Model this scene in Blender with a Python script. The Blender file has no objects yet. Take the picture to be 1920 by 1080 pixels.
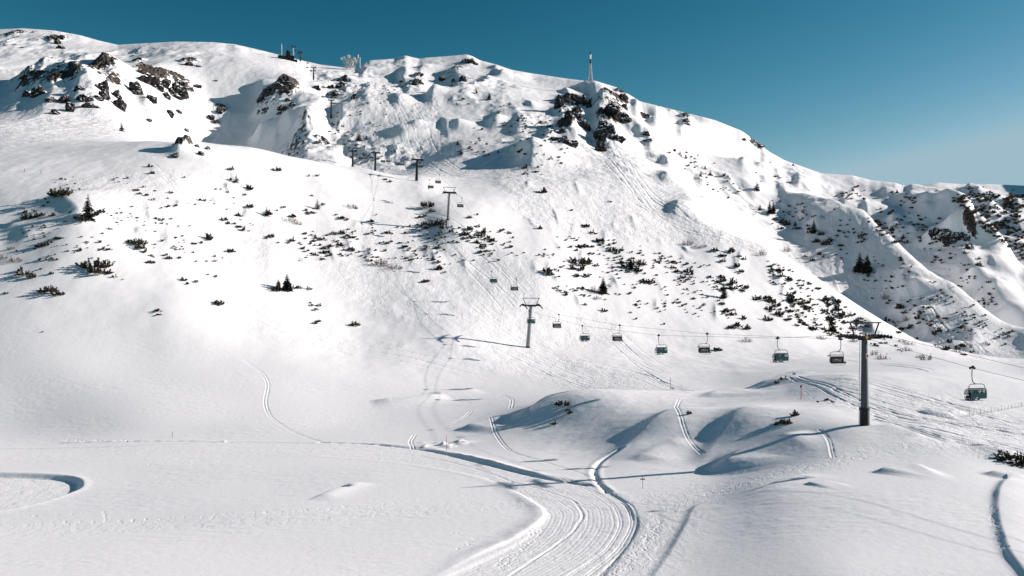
import bpy, bmesh, math, random
import numpy as np
from mathutils import Vector, Matrix
F = 1700.0; YH = 600.0          # focal length in photo pixels, horizon row
SC = bpy.context.scene; COL = SC.collection
rad = math.radians
rng = np.random.default_rng(7); random.seed(7)

# ------------------------------------------------------------------ render / camera / light
cam = bpy.data.cameras.new('camera'); co = bpy.data.objects.new('camera', cam); COL.objects.link(co)
co.location = (0, 0, 0); co.rotation_euler = (rad(90), 0, 0)
cam.sensor_width = 36; cam.lens = 36 * F / 1920; cam.shift_y = (YH - 540) / 1920
cam.clip_start = 1; cam.clip_end = 20000
SC.camera = co
SUN_EL, SUN_AZ = 21.5, 10.0       # degrees; azimuth ahead of due right
sd = Vector((math.cos(rad(SUN_AZ)) * math.cos(rad(SUN_EL)), math.sin(rad(SUN_AZ)) * math.cos(rad(SUN_EL)), math.sin(rad(SUN_EL))))
sl = bpy.data.lights.new('sun', 'SUN'); so = bpy.data.objects.new('sun', sl); COL.objects.link(so)
sl.energy = 4.45; sl.angle = rad(0.5); sl.color = (1.0, 0.888, 0.83)
so.rotation_euler = sd.to_track_quat('Z', 'Y').to_euler()
w = bpy.data.worlds.new('World'); SC.world = w; w.use_nodes = True
nt = w.node_tree; nt.nodes.clear()
sky = nt.nodes.new('ShaderNodeTexSky'); sky.sky_type = 'NISHITA'; sky.sun_disc = False
sky.sun_elevation = rad(SUN_EL); sky.sun_rotation = rad(90 - SUN_AZ)
sky.altitude = 2000; sky.air_density = 1.0; sky.dust_density = 0.6; sky.ozone_density = 1.5
sp = nt.nodes.new('ShaderNodeSeparateColor'); cb = nt.nodes.new('ShaderNodeCombineColor')
nt.links.new(sky.outputs[0], sp.inputs[0])
for i_, (g_, k_, m_) in enumerate(((3.7, 0.0080, 2.76), (1.85, 0.0345, 4.22), (1.75, 0.0248, 6.1))):
    # the photograph's film look: a deeper, more contrasty teal sky than the raw model
    mn_ = nt.nodes.new('ShaderNodeMath'); mn_.operation = 'MINIMUM'; mn_.inputs[1].default_value = m_
    pw_ = nt.nodes.new('ShaderNodeMath'); pw_.operation = 'POWER'; pw_.inputs[1].default_value = g_
    ml_ = nt.nodes.new('ShaderNodeMath'); ml_.operation = 'MULTIPLY'; ml_.inputs[1].default_value = k_ * 10 / 2 ** 0.73
    nt.links.new(sp.outputs[i_], mn_.inputs[0]); nt.links.new(mn_.outputs[0], pw_.inputs[0]); nt.links.new(pw_.outputs[0], ml_.inputs[0]); nt.links.new(ml_.outputs[0], cb.inputs[i_])
bg = nt.nodes.new('ShaderNodeBackground'); bg.inputs[1].default_value = 0.10
wo = nt.nodes.new('ShaderNodeOutputWorld')
nt.links.new(cb.outputs[0], bg.inputs[0]); nt.links.new(bg.outputs[0], wo.inputs[0])
SC.view_settings.view_transform = 'Standard'; SC.view_settings.look = 'None'
SC.view_settings.exposure = 0.73; SC.view_settings.gamma = 1
SC.cycles.max_bounces = 5; SC.cycles.diffuse_bounces = 3; SC.cycles.glossy_bounces = 2

# ------------------------------------------------------------------ numpy helpers
def pchip(xk, yk, x):
    xk = np.asarray(xk, float); yk = np.asarray(yk, float)
    h = np.diff(xk); d = np.diff(yk) / h
    m = np.zeros_like(yk)
    if len(xk) > 2:
        w1 = 2 * h[1:] + h[:-1]; w2 = h[1:] + 2 * h[:-1]
        ok = d[:-1] * d[1:] > 0
        with np.errstate(all='ignore'):
            v = (w1 + w2) / (w1 / d[:-1] + w2 / d[1:])
        m[1:-1] = np.where(ok, v, 0)
    m[0] = d[0]; m[-1] = d[-1]
    i = np.clip(np.searchsorted(xk, x) - 1, 0, len(xk) - 2)
    t = (x - xk[i]) / h[i]; t2 = t * t; t3 = t2 * t
    return (2*t3-3*t2+1)*yk[i] + (t3-2*t2+t)*h[i]*m[i] + (-2*t3+3*t2)*yk[i+1] + (t3-t2)*h[i]*m[i+1]
G = rng.uniform(0, 2 * math.pi, (256, 256)); GX = np.cos(G).astype(np.float32); GY = np.sin(G).astype(np.float32)
def perlin(x, y):
    xi = np.floor(x).astype(np.int64); yi = np.floor(y).astype(np.int64)
    fx = (x - xi).astype(np.float32); fy = (y - yi).astype(np.float32)
    u = fx*fx*fx*(fx*(fx*6-15)+10); v = fy*fy*fy*(fy*(fy*6-15)+10)
    def g(a, b, dx, dy):
        ia = (xi + a) & 255; ib = (yi + b) & 255
        return GX[ia, ib] * dx + GY[ia, ib] * dy
    n0 = g(0,0,fx,fy)*(1-u) + g(1,0,fx-1,fy)*u
    n1 = g(0,1,fx,fy-1)*(1-u) + g(1,1,fx-1,fy-1)*u
    return (n0*(1-v) + n1*v) * 1.4
def fbm(x, y, o=4, g=0.5):
    s = 0; a = 1; 
    for i in range(o):
        s = s + a * perlin(x * 2**i + 17.3*i, y * 2**i - 9.1*i); a *= g
    return s
def sstep(a, b, x):
    t = np.clip((x - a) / (b - a), 0, 1); return t*t*(3-2*t)

# ------------------------------------------------------------------ base terrain: rows of (photo column, photo row, distance)
ROWS = [
 [(0,1080,90),(800,1080,90),(1250,1080,88),(1400,1080,84),(1600,1080,80),(1920,1080,80)],
 [(0,970,124),(600,970,119),(1100,970,116),(1300,960,115),(1500,960,106),(1920,960,104)],
 [(0,905,150),(600,900,147),(1000,905,140.5),(1200,915,134),(1330,925,127),(1450,905,124),(1650,890,125),(1800,892,123),(1920,905,120)],
 [(0,830,200),(300,825,197),(600,832,190),(800,842,180),(950,860,165),(1100,875,155),(1200,874,151),(1330,880,147),(1420,868,145),(1550,830,146),(1620,814,150),(1750,830,141),(1920,850,136)],
 [(0,760,225),(300,785,213),(500,785,216),(700,790,218),(900,790,212),(1050,785,203),(1200,772,197),(1330,772,193),(1450,785,180),(1600,768,182),(1750,770,182),(1920,770,180)],
 [(0,650,255),(300,690,250),(500,695,255),(700,712,258),(900,717,263),(1050,717,265),(1200,717,262),(1330,717,260),(1450,708,250),(1600,692,240),(1750,684,240),(1920,690,240)],
 [(0,560,280),(300,590,280),(500,610,292),(700,630,306),(830,630,308),(990,652,313),(1100,657,320),(1300,668,325),(1450,672,325),(1600,673,320),(1750,675,310),(1920,684,300)],
 [(0,440,320),(165,410,330),(300,430,342),(500,440,374),(600,460,382),(700,480,383),(843,492,386),(1000,500,390),(1150,530,400),(1300,535,420),(1450,562,430),(1600,622,430),(1700,642,420),(1920,678,400)],
 [(0,330,370),(165,320,385),(300,318,395),(450,320,422),(600,345,444),(700,370,450),(780,392,446),(843,416,422),(1000,400,470),(1150,425,480),(1300,430,500),(1440,462,500),(1560,540,480),(1670,609,460),(1730,641,440),(1920,672,430)],
 [(0,290,420),(200,275,440),(330,266,460),(450,276,470),(560,296,480),(680,318,500),(783,341,490),(843,348,510),(1000,340,540),(1150,345,570),(1285,360,590),(1350,410,575),(1440,478,560),(1560,570,540),(1670,631,510),(1730,655,490),(1920,676,455)],
 [(0,250,560),(200,262,560),(330,285,560),(450,333,560),(560,330,580),(680,325,620),(705,331,623),(783,326,620),(843,320,640),(1000,300,680),(1150,300,720),(1250,330,700),(1320,380,680),(1440,452,690),(1560,525,620),(1670,596,560),(1730,630,525),(1920,673,475)],
 [(0,215,720),(200,225,720),(290,250,740),(350,305,750),(450,335,760),(540,305,750),(590,280,770),(625,283,785),(645,306,755),(663,317,742),(700,314,748),(783,298,765),(843,270,800),(1000,250,820),(1150,280,820),(1285,318,840),(1360,345,850),(1440,378,860),(1540,398,810),(1610,432,750),(1700,500,660),(1800,578,590),(1920,655,530)],
 [(0,160,880),(200,170,880),(290,185,890),(350,232,890),(400,258,890),(460,256,890),(520,232,880),(580,205,880),(622,225,900),(680,215,900),(783,220,900),(843,200,950),(1000,210,930),(1150,230,920),(1285,280,930),(1360,310,930),(1440,345,930),(1560,395,880),(1610,428,840),(1700,503,740),(1800,588,660),(1920,665,590)],
 [(0,110,1100),(200,120,1080),(330,115,1050),(450,120,1050),(560,140,1047),(588,150,1047),(680,150,1100),(783,150,1150),(843,150,1150),(1000,165,1080),(1150,190,1040),(1285,240,1020),(1440,310,1000),(1560,362,970),(1700,423,890),(1770,460,840),(1810,500,780),(1860,550,710),(1920,598,640)],
 [(0,55,1350),(40,53,1350),(100,58,1350),(150,66,1340),(185,76,1330),(220,84,1320),(330,78,1300),(400,79,1300),(440,83,1300),(480,92,1380),(520,102,1430),(560,111,1420),(600,121,1340),(640,126,1270),(676,126,1280),(695,113,1310),(740,110,1330),(760,104,1340),(790,110,1340),(830,106,1350),(875,102,1350),(900,113,1340),(960,131,1300),(1000,138,1270),(1060,147,1200),(1100,152,1150),(1115,151,1150),(1160,165,1130),(1200,190,1110),(1260,205,1100),(1340,225,1090),(1390,245,1080),(1420,268,1070),(1470,300,1060),(1540,325,1050),(1600,330,1050),(1630,337,1040),(1680,345,1020),(1720,352,1000),(1790,374,960),(1815,400,920),(1840,450,880),(1880,490,820),(1920,525,780)],
 [(0,90,1600),(600,160,1550),(1100,200,1450),(1400,300,1300),(1540,350,1250),(1700,390,1200),(1800,440,1100),(1860,520,1020),(1920,565,960)],
 [(0,150,2100),(600,220,2100),(1100,260,2000),(1500,340,1850),(1600,352,1760),(1700,349,1700),(1760,342,1700),(1800,346,1700),(1850,345,1700),(1920,348,1700)],
 [(0,400,3200),(1000,400,3200),(1920,450,3200)],
]
NR = 1750
PX = np.concatenate([np.linspace(-420, -40, 70), np.linspace(-38.7, 1958.7, 1600), np.linspace(1960, 2340, 70)]); NC = len(PX); PJ = np.arange(NC)
# distances of the mesh rows: denser where the picture shows them
dk = np.array([2, 40, 80, 150, 320, 560, 1000, 1400, 1800, 3200, 9000.0])
wk = np.cumsum([0, 12, 40, 330, 400, 290, 330, 200, 60, 60, 28.0])
D = np.exp(np.interp(np.linspace(0, wk[-1], NR), wk, np.log(dk)))
U = (PX - 960) / F
def rowfn(r):
    a = np.array(r, float)
    z = (YH - a[:, 1]) * a[:, 2] / F
    xs = np.concatenate([[a[0,0]-1500], a[:,0], [a[-1,0]+1500]])
    dd = np.concatenate([[a[0,2]], a[:,2], [a[-1,2]]])
    zz = np.concatenate([[z[0]], z, [z[-1]]])
    return pchip(xs, dd, PX), pchip(xs, zz, PX)
KD = [np.full(NC, 2.0), np.full(NC, 45.0)]; KZ = [np.full(NC, -24.0), np.full(NC, -24.2)]
for r in ROWS:
    d_, z_ = rowfn(r); KD.append(d_); KZ.append(z_)
KD.append(np.full(NC, 9000.0)); KZ.append(np.full(NC, -300.0))
KD = np.array(KD); KZ = np.array(KZ)
Z = np.empty((NR, NC))
for j in range(NC):
    Z[:, j] = pchip(KD[:, j], KZ[:, j], D)
def blur(a, s0, s1):
    for ax, s_ in ((0, s0), (1, s1)):
        if s_ <= 0: continue
        r = int(3 * s_); k = np.exp(-0.5 * (np.arange(-r, r + 1) / s_) ** 2); k /= k.sum()
        p = np.pad(a, [(r, r) if i == ax else (0, 0) for i in (0, 1)], 'edge'); o = np.zeros_like(a)
        for i, kk in enumerate(k): o += kk * np.take(p, range(i, i + a.shape[ax]), ax)
        a = o
    return a
DD = np.repeat(D[:, None], NC, 1)
ww = 1 - sstep(225, 300, DD)
Z = Z * (1 - ww) + blur(Z, 14, 26) * ww
Z = Z * 0.5 + blur(Z, 3, 8) * 0.5
X = DD * U[None, :]; Y = DD
rock = np.zeros((NR, NC)); trk = np.zeros((NR, NC))

def hit(px, py, zz=None):
    """first point of the ground seen through a photo pixel"""
    zz = Z if zz is None else zz
    f = float(np.interp(px, PX, PJ)); j = int(np.clip(math.floor(f), 0, NC - 2)); t = f - j
    col = zz[:, j] * (1 - t) + zz[:, j+1] * t
    p = YH - F * col / D
    i0 = np.searchsorted(D, 60)
    k = np.nonzero(p[i0:] <= py)[0]
    if len(k) == 0: i = NR - 2; s = 0
    else:
        i = max(i0 + k[0] - 1, 0); a, b = p[i], p[i+1]; s = (a - py) / (a - b) if a > py else 0
    d = D[i] * (1 - s) + D[i+1] * s; z = col[i] * (1 - s) + col[i+1] * s
    return Vector((d * (px - 960) / F, d, z))
def ground_z(x, y):
    """height of the ground under a world point"""
    f = float(np.interp(x / y * F + 960, PX, PJ)); j = int(np.clip(math.floor(f), 0, NC - 2)); t = f - j
    i = int(np.clip(np.searchsorted(D, y) - 1, 0, NR - 2)); s = (y - D[i]) / (D[i+1] - D[i])
    return float((Z[i,j]*(1-t)+Z[i,j+1]*t)*(1-s) + (Z[i+1,j]*(1-t)+Z[i+1,j+1]*t)*s)
def window(x0, x1, y0, y1):
    i0 = max(np.searchsorted(D, max(y0, 3)) - 1, 0); i1 = min(np.searchsorted(D, y1) + 1, NR)
    us = [x0 / y0, x0 / y1, x1 / y0, x1 / y1]
    j0 = max(np.searchsorted(U, min(us)) - 1, 0); j1 = min(np.searchsorted(U, max(us)) + 1, NC)
    return slice(i0, i1), slice(j0, j1)
def smooth_line(P, n=6):
    P = np.array(P, float); t = np.arange(len(P)); tt = np.linspace(0, len(P) - 1, (len(P) - 1) * n + 1)
    return np.stack([pchip(t, P[:, k], tt) for k in range(P.shape[1])], 1)
def line_dist(P, pad, h=None):
    """signed distance (right of travel positive) to a world polyline, in the mesh window around it; also position along"""
    s = window(P[:,0].min() - pad, P[:,0].max() + pad, max(P[:,1].min() - pad, 5), P[:,1].max() + pad)
    x = X[s]; y = Y[s]
    best = np.full(x.shape, 1e9); sg = np.zeros(x.shape); al = np.zeros(x.shape); off = np.zeros(x.shape)
    L = 0; seg = np.hypot(*(np.diff(P[:, :2], axis=0).T)); tot = seg.sum()
    for k in range(len(P) - 1):
        ax, ay = P[k, :2]; bx, by = P[k+1, :2]; dx, dy = bx - ax, by - ay; l2 = dx*dx + dy*dy
        if l2 < 1e-9: continue
        t0 = ((x - ax) * dx + (y - ay) * dy) / l2; t = np.clip(t0, 0, 1)
        d2 = (x - ax - t*dx)**2 + (y - ay - t*dy)**2
        m = d2 < best
        best = np.where(m, d2, best); cr = dx * (y - ay) - dy * (x - ax)
        sg = np.where(m, np.where(cr > 0, -1, 1), sg); al = np.where(m, (L + t * seg[k]) / tot, al)
        L += seg[k]
    return s, np.sqrt(best) * sg, al
def wpts(pts, n=6):
    """photo points -> world polyline on the ground"""
    P = np.array([tuple(hit(p[0], p[1])) if len(p) == 2 else ((p[0]-960)/F*p[2], p[2], 0) for p in pts])
    return smooth_line(P, n)
def ridge(pts, h, wl, wr, taper=0.25, power=2.0, n=6):
    """raise (or cut, h<0) the snow along a line; wl/wr = falloff left/right of travel in metres"""
    P = wpts(pts, n); pad = 3.2 * max(wl, wr)
    s, sd_, al = line_dist(P, pad)
    w_ = np.where(sd_ < 0, wl, wr)
    a = np.exp(-(np.abs(sd_) / w_) ** power)
    e = sstep(0, taper, al) * sstep(0, taper, 1 - al) if taper > 0 else 1
    e = e * (1 + .45 * perlin(X[s] / (1.6 * (wl + wr)) + h * 31, Y[s] / (1.6 * (wl + wr))))
    Z[s] += h * a * e
def mound(px, py, h, sx, sy, rot=0, left=1.0, back=1.0):
    """gaussian hump; left<1 steepens the side away from the sun"""
    c = hit(px, py); R = 3.2 * max(sx, sy)
    s = window(c.x - R, c.x + R, max(c.y - R, 5), c.y + R)
    ca, sa = math.cos(rad(rot)), math.sin(rad(rot))
    x = (X[s] - c.x) * ca + (Y[s] - c.y) * sa; y = -(X[s] - c.x) * sa + (Y[s] - c.y) * ca
    x = np.where(x < 0, x / (sx * left), x / sx); y = np.where(y > 0, y / (sy * back), y / sy)
    Z[s] += h * np.exp(-0.5 * (x*x + y*y))
def blob(px, py, rx, ry, rot=0):
    """soft mask (0..1) of an ellipse of the photo lying on the visible ground, as world-space field"""
    c = hit(px, py); a = hit(px + rx, py); b = hit(px, py - ry)
    return c, rx * c.y / F, max(abs(b.y - c.y), rx * c.y / F * 0.5)
# ------------------------------------------------------------------ relief
BASE = Z.copy(); _hit = hit
def hit(px, py, zz=None): return _hit(px, py, BASE if zz is None else zz)
def inpoly(P, x, y):
    c = np.zeros(x.shape, bool)
    for k in range(len(P)):
        ax, ay = P[k, :2]; bx, by = P[(k+1) % len(P), :2]
        with np.errstate(all='ignore'):
            m = ((ay > y) != (by > y)) & (x < (bx - ax) * (y - ay) / (by - ay) + ax)
        c ^= m
    return c
def polymask(pts, edge, n=4):
    P = np.array([tuple(hit(p[0], p[1])) for p in pts]); P = np.vstack([P, P[:1]]); P = smooth_line(P, n)
    s, d_, al = line_dist(P, edge * 3 + 2)
    ins = inpoly(P[:-1], X[s], Y[s])
    sdv = np.where(ins, np.abs(d_), -np.abs(d_))
    return s, sstep(-edge, edge, sdv), sdv
far = sstep(480, 820, DD); mid = sstep(235, 300, DD) * (1 - sstep(900, 1200, DD) * 0.3)
top = 1 - 0.75 * sstep(1120, 1330, DD)
pxg = np.repeat(PX[None, :], NR, 0)
# big forms of the mountain: crests run away from the camera, steep on the side away from the sun
for pts, h, wl, wr in [
    ([(10,225),(60,175),(110,142),(185,97)], 16, 16, 60),
    ([(60,235),(110,195),(160,150),(235,113)], 16, 16, 50),
    ([(215,215),(250,170),(290,140),(320,110)], 12, 18, 60),
    ([(160,205),(180,170),(215,140)], 8, 9, 30),
    ([(350,252),(385,220),(415,188)], 8, 12, 22),
    ([(640,250),(632,215),(606,175)], 15, 32, 70),
    ([(500,215),(520,180),(540,155)], 6, 9, 20),
    ([(700,230),(690,190),(700,160)], 8, 12, 40),
    ([(865,225),(872,180),(860,140),(870,108)], 24, 26, 60),
    ([(800,160),(790,135),(800,112)], 8, 10, 25),
    ([(768,268),(756,256),(750,242)], 10, 13, 40),
    ([(872,295),(868,280),(866,260)], 9, 14, 40),
    ([(985,300),(975,240),(960,200)], 8, 9, 35),
    ([(1085,300),(1060,250),(1050,200)], 12, 10, 30),
    ([(1160,300),(1128,240),(1112,158)], 20, 11, 45),
    ([(1215,290),(1205,250),(1200,215)], 14, 14, 40),
    ([(1310,262),(1300,235),(1285,212)], 12, 14, 40),
    ([(1420,392),(1405,350),(1378,312)], 17, 28, 50),
    ([(1450,450),(1440,410),(1430,385)], 8, 12, 25),
    ([(1580,460),(1540,420),(1500,385)], 12, 22, 40),
    ([(2060,720,440),(1920,655,530),(1800,578,590),(1700,500,660),(1610,432,750),(1540,398,810),(1440,378,860)], 16, 24, 50),
    ([(2050,700,520),(1920,598,640),(1860,550,710),(1810,500,780),(1770,460,840),(1700,423,890),(1560,362,970)], 18, 26, 50),
    ([(2050,600,680),(1920,525,780),(1880,490,820),(1840,450,880),(1815,400,920),(1790,374,960)], 12, 26, 40),
    ([(2100,500,1200),(1960,430,1350),(1900,390,1500)], 12, 60, 120), ([(1900,470,1150),(1830,430,1350),(1790,390,1500)], 8, 40, 70), ([(2000,500,1100),(1900,430,1300)], 10, 40, 70),
    ([(2050,720,430),(1920,672,470),(1730,630,525),(1670,596,560),(1560,525,620),(1440,452,690),(1380,420,720)], -7, 26, 26),
    ([(2050,715,540),(1920,665,590),(1800,588,660),(1700,503,740),(1610,428,840),(1560,395,880)], -20, 28, 28),
    ([(2050,620,600),(1920,560,700),(1850,505,790),(1790,430,880)], -16, 28, 28),
    ([(160,425),(140,395),(100,362)], 3.2, 5.5, 22),
    ([(60,450),(40,430),(10,420)], 1.8, 4, 12),
    ([(330,300),(345,285),(350,270)], 5, 6, 14),
    ]:
    ridge(pts, h * (0.6 if (pts[0][2] if len(pts[0]) == 3 else hit(*pts[0]).y) > 560 else 0.75), wl * 0.85, wr, power=1.6)
# smaller ribs and runnels
_r = random.Random(4)
for x0, x1, y0, y1, n_, ha, hb in [(50,370,145,212,20,3,7),(480,660,150,255,14,3,6),(740,960,118,260,16,3,7),(985,1230,165,300,28,3,8),(1240,1500,240,395,18,2.5,6),(1500,1760,345,440,14,3,6),(1620,1900,470,640,18,2.5,6),
        (1740,1920,355,470,26,5,12),(520,900,400,500,14,.3,.6),(1000,1440,440,590,22,.3,.8),(1440,1580,480,570,10,.4,1.0),(250,480,330,480,10,.3,.6),(900,1250,290,430,8,.4,1.0)]:
    for k_ in range(n_):
        x_ = _r.uniform(x0, x1); y_ = _r.uniform(y0, y1); q = hit(x_, y_).y; L_ = _r.uniform(.6, 1.9); h_ = _r.uniform(ha, hb)
        sk_ = _r.uniform(-12, 22); ridge([(x_ + sk_ * .5, y_ + 16 * L_), (x_, y_), (x_ - sk_ * .4, y_ - 12 * L_)], h_, max(h_ * 1.2, 1.2), max(h_ * 3.2, 3), taper=.45, power=1.7, n=4)
nz = fbm(X / 190, Y / 210, 2) * 7 * far * top
rgm = np.clip(fbm(X / 120 + 3, Y / 120, 2) + 0.25, 0, 1)          # where the mountain is craggy
rd = 1 - np.abs(fbm(X / 60 + 5, Y / 75, 4)); nz += (rd - 0.75) * 8.0 * far * top * rgm
nz += fbm(X / 24, Y / 32, 4, 0.5) * (0.30 * mid + 0.9 * far * rgm)
# wind ripples and low crust on the open snow
nz += (fbm(X / 5.0, Y / 1.3 + X / 9, 3, .6) * .030 + fbm(X / 1.4, Y / .9, 2) * .012) * sstep(-.1, .5, fbm(X / 22, Y / 16, 2) + .15) * (1 - mid) * sstep(50, 90, DD)
nz += fbm(X / 9, Y / 7, 3) * .10 * sstep(150, 165, DD) * (1 - sstep(215, 240, DD)) * sstep(900, 1050, pxg)
calm = 1 - (1 - sstep(420, 640, pxg)) * (1 - sstep(285, 320, DD))
nz += fbm(X / 8, Y / 11, 3) * 0.10 * mid * calm * (1 + 1.5 * far)
nz += fbm(X / 48, Y / 34, 2) * 0.30 * (1 - mid) * sstep(60, 120, DD)
Z += nz
# hummocks and drifts of the foreground
mound(1125, 768, 3.0, 21, 13, 25, left=0.55); mound(1080, 778, 1.6, 8, 8, 30, left=0.8)
mound(1262, 812, 1.8, 13, 9, 40, left=0.5); mound(1400, 800, 1.8, 11, 9, 30, left=0.8); mound(1450, 820, 2.2, 14, 8, 30, left=0.55)
mound(1620, 745, 4.0, 30, 16, 0, left=0.6)
mound(1620, 818, 1.2, 9, 6, 0); mound(1640, 935, 1.3, 20, 10, 10, left=0.6)
for pts, h, wl, wr in [
    ([(965,808),(1005,788),(1050,765),(1095,745)], 2.0, 3.0, 9),
    ([(1150,868),(1185,842),(1230,812),(1290,778)], .95, 2.6, 8),
    ([(1185,868),(1240,850),(1290,838)], 0.6, 2.0, 5),
    ([(1312,882),(1345,850),(1385,818),(1430,792)], .95, 2.6, 8),
    ([(1355,892),(1390,868),(1450,850),(1530,826)], 1.6, 2.6, 8),
    ([(1425,745),(1480,718),(1540,706)], 2.2, 4, 12),
    ([(1330,762),(1360,750),(1400,745)], 1.2, 2.5, 8),
    ([(800,738),(860,735),(900,730)], 0.5, 1.2, 5),
    ([(690,753),(760,750),(840,741)], 1.0, 1.1, 5),
    ([(860,810),(900,800),(960,785)], 1.4, 2.2, 8),
    ([(1640,900),(1690,890),(1750,888)], 0.9, 1.0, 5),
    ([(1510,926),(1530,922),(1550,918)], 0.4, 0.6, 3),
    ([(1730,787),(1770,784),(1815,788)], 0.8, 1.6, 5),
    ([(1850,905),(1885,898),(1930,915)], 0.7, 1.2, 5),
    ([(1660,812),(1700,822),(1740,830)], 0.5, 0.5, 3),
    ([(1820,835),(1870,848),(1930,862)], 0.8, 1.0, 4),
    ]:
    ridge(pts, h * 0.8, wl, wr)
# bank at the edge of the groomed run, right foreground
ridge([(1170,1160),(1228,1085),(1262,1035),(1290,990),(1312,955),(1350,946),(1420,930),(1480,905),(1530,893)], 0.22, 0.7, 5, taper=0.05)
ridge([(1960,1160),(1935,1090),(1905,1050),(1885,1005),(1875,960),(1885,925),(1905,905)], 0.4, 0.7, 4, taper=0.1)
# groomed run, recessed between low banks
def recess(pts, depth, edge, bank=0.0, bw=0.8, t_=0.0):
    s, m, sdv = polymask(pts, edge)
    Z[s] += -depth * m + bank * np.exp(-((sdv + bw) / bw) ** 2)
    if t_: trk[s] = np.maximum(trk[s], t_ * m)
recess([(-60,862),(300,858),(500,852),(700,862),(850,884),(930,905),(985,930),(1022,962),(1010,990),(960,1025),(810,1092),(620,1180),(1040,1180),(1120,1092),(1170,1030),(1195,980),(1170,937),(1090,904),(1000,893),(900,866),(780,836),(600,830),(420,827),(200,836),(-60,840)], 0.13, 0.4, 0.04, 0.9, 0.14)
ridge([(790,1092),(880,1046),(960,1010),(1006,980),(1018,962),(985,933),(930,908)], 0.18, 1.6, 0.5)
ridge([(780,834),(900,863),(1000,890),(1090,901)], 0.3, 1.5, 0.45)
recess([(-80,886),(60,889),(130,893),(150,903),(138,917),(70,940),(-80,962)], 0.8, 0.7, 0.08, 0.8, 0.25)
recess([(-60,992),(250,978),(500,968),(750,950),(960,935),(1000,950),(800,965),(500,985),(200,1000),(-60,1012)], 0.06, 0.5, 0.0, 1, 0.15)
for pts, t_ in [
    ([(1195,975),(1180,935),(1350,905),(1480,880),(1600,858),(1760,825),(1930,790),(1930,860),(1800,850),(1700,850),(1540,880),(1440,910),(1330,940),(1300,960),(1270,1020),(1210,1092),(1120,1092),(1180,1030)], 0.34),
    ([(1620,770),(1750,760),(1930,790),(1930,870),(1800,845),(1700,810)], 0.4),
    ([(1480,740),(1600,735),(1640,770),(1600,790),(1500,770)], 0.25),
    ([(900,640),(1010,655),(1200,700),(1300,740),(1150,735),(950,700),(830,660)], 0.35),
    ([(480,560),(700,640),(830,640),(700,660),(560,650),(420,600)], 0.22),
    ([(560,440),(780,430),(1000,480),(1100,560),(1200,640),(1000,650),(850,620),(640,560)], 0.35),
    ([(900,300),(1250,290),(1400,420),(1440,470),(1250,460),(1000,430)], 0.6),
    ([(100,340),(330,315),(500,340),(600,440),(420,520),(250,430)], 0.45),
    ([(700,150),(800,180),(840,260),(900,320),(700,330),(640,240)], 0.5),
    ([(0,205),(330,215),(430,280),(300,262),(0,285)], 0.5),
    ([(1450,460),(1700,420),(1920,640),(1920,700),(1730,650)], 0.6),
    ]:
    s, m, sdv = polymask(pts, 6 if t_ > 0.3 else 2.0)
    trk[s] = np.maximum(trk[s], t_ * m)
# mogul-like chop as real relief where the snow is skied out
Z += trk * (fbm(X / 4.5, Y / 8, 3, 0.6)) * np.clip((DD - 60) / 900, 0.12, 0.9) * 0.6
Z += sstep(0.3, 0.5, trk) * (1 - sstep(225, 260, DD)) * (0.35 * (1 - np.abs(fbm(X / 16, Y / 3.2, 3))))
# wooden-edged grooves of the cross-country tracks and single ski tracks
def groove(pts, depth=0.05, w_=0.11, n=8, lip=0.0):
    P = wpts(pts, n); s, d_, al = line_dist(P, 2.5 + w_ * 4)
    Z[s] += -depth * (1 + .6 * perlin(X[s] / 1.7, Y[s] / 1.7)) * np.exp(-(d_ / w_) ** 2) + lip * np.exp(-((np.abs(d_) - 2 * w_) / w_) ** 2)
xa = [(960,880),(1010,887),(1085,909),(1130,930),(1152,950),(1161,978),(1140,1022),(1048,1085)]
xb = [(965,879),(1015,886),(1090,908),(1136,930),(1157,950),(1166,978),(1145,1022),(1056,1085)]
xc = [(1100,907),(1150,929),(1174,950),(1182,978),(1160,1023),(1083,1085)]
xd = [(1105,907),(1156,929),(1179,950),(1187,978),(1166,1023),(1091,1085)]
for g_ in (xa, xb, xc, xd): groove(g_)
groove([(1100,900),(1160,931),(1186,950),(1195,976),(1185,1010),(1112,1085)], 0.06, 0.16)
La = [(965,918),(1006,950),(1024,965),(1012,990),(962,1030),(822,1085)]; Lb = [(1085,909),(1130,930),(1152,950),(1161,978),(1140,1022),(1048,1085)]
for k_ in range(1, 17):
    q_ = k_ / 17 + .012 * math.sin(k_ * 7); groove([(a[0] + (b[0] - a[0]) * q_, a[1] + (b[1] - a[1]) * q_) for a, b in zip(La, Lb)], 0.009 + .008 * ((k_ * 5) % 3), 0.10)
groove([(960,903),(1022,917),(1080,940),(1092,962),(1080,990),(950,1080)], 0.05, 0.18, lip=0.02)
groove([(430,838),(600,840),(760,850),(900,882),(960,903)], 0.06, 0.2)
for pts in [[(455,675),(488,700),(500,722),(495,752),(503,778),(530,800),(600,828)],
            [(915,788),(928,815),(958,847),(1030,872),(1100,895),(1150,925)],
            [(1272,765),(1266,785),(1285,835),(1315,862)],
            [(775,815),(768,825),(772,838)], [(1560,860),(1550,835),(1535,825)],
            [(940,740),(958,752),(955,770)], [(880,772),(870,782),(850,792)]]:
    groove(pts, 0.08, 0.16, lip=0.02); groove([(x + 5, y) for x, y in pts], 0.08, 0.16)
groove([(1165,848),(1125,868),(1115,893),(1122,905),(1140,920)], 0.22, 0.45, lip=0.05)
groove([(600,829),(700,832),(800,842),(900,868),(1000,893),(1100,908)], 0.25, 0.4)
groove([(120,830),(250,826),(420,826)], -0.2, 0.5)
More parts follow.
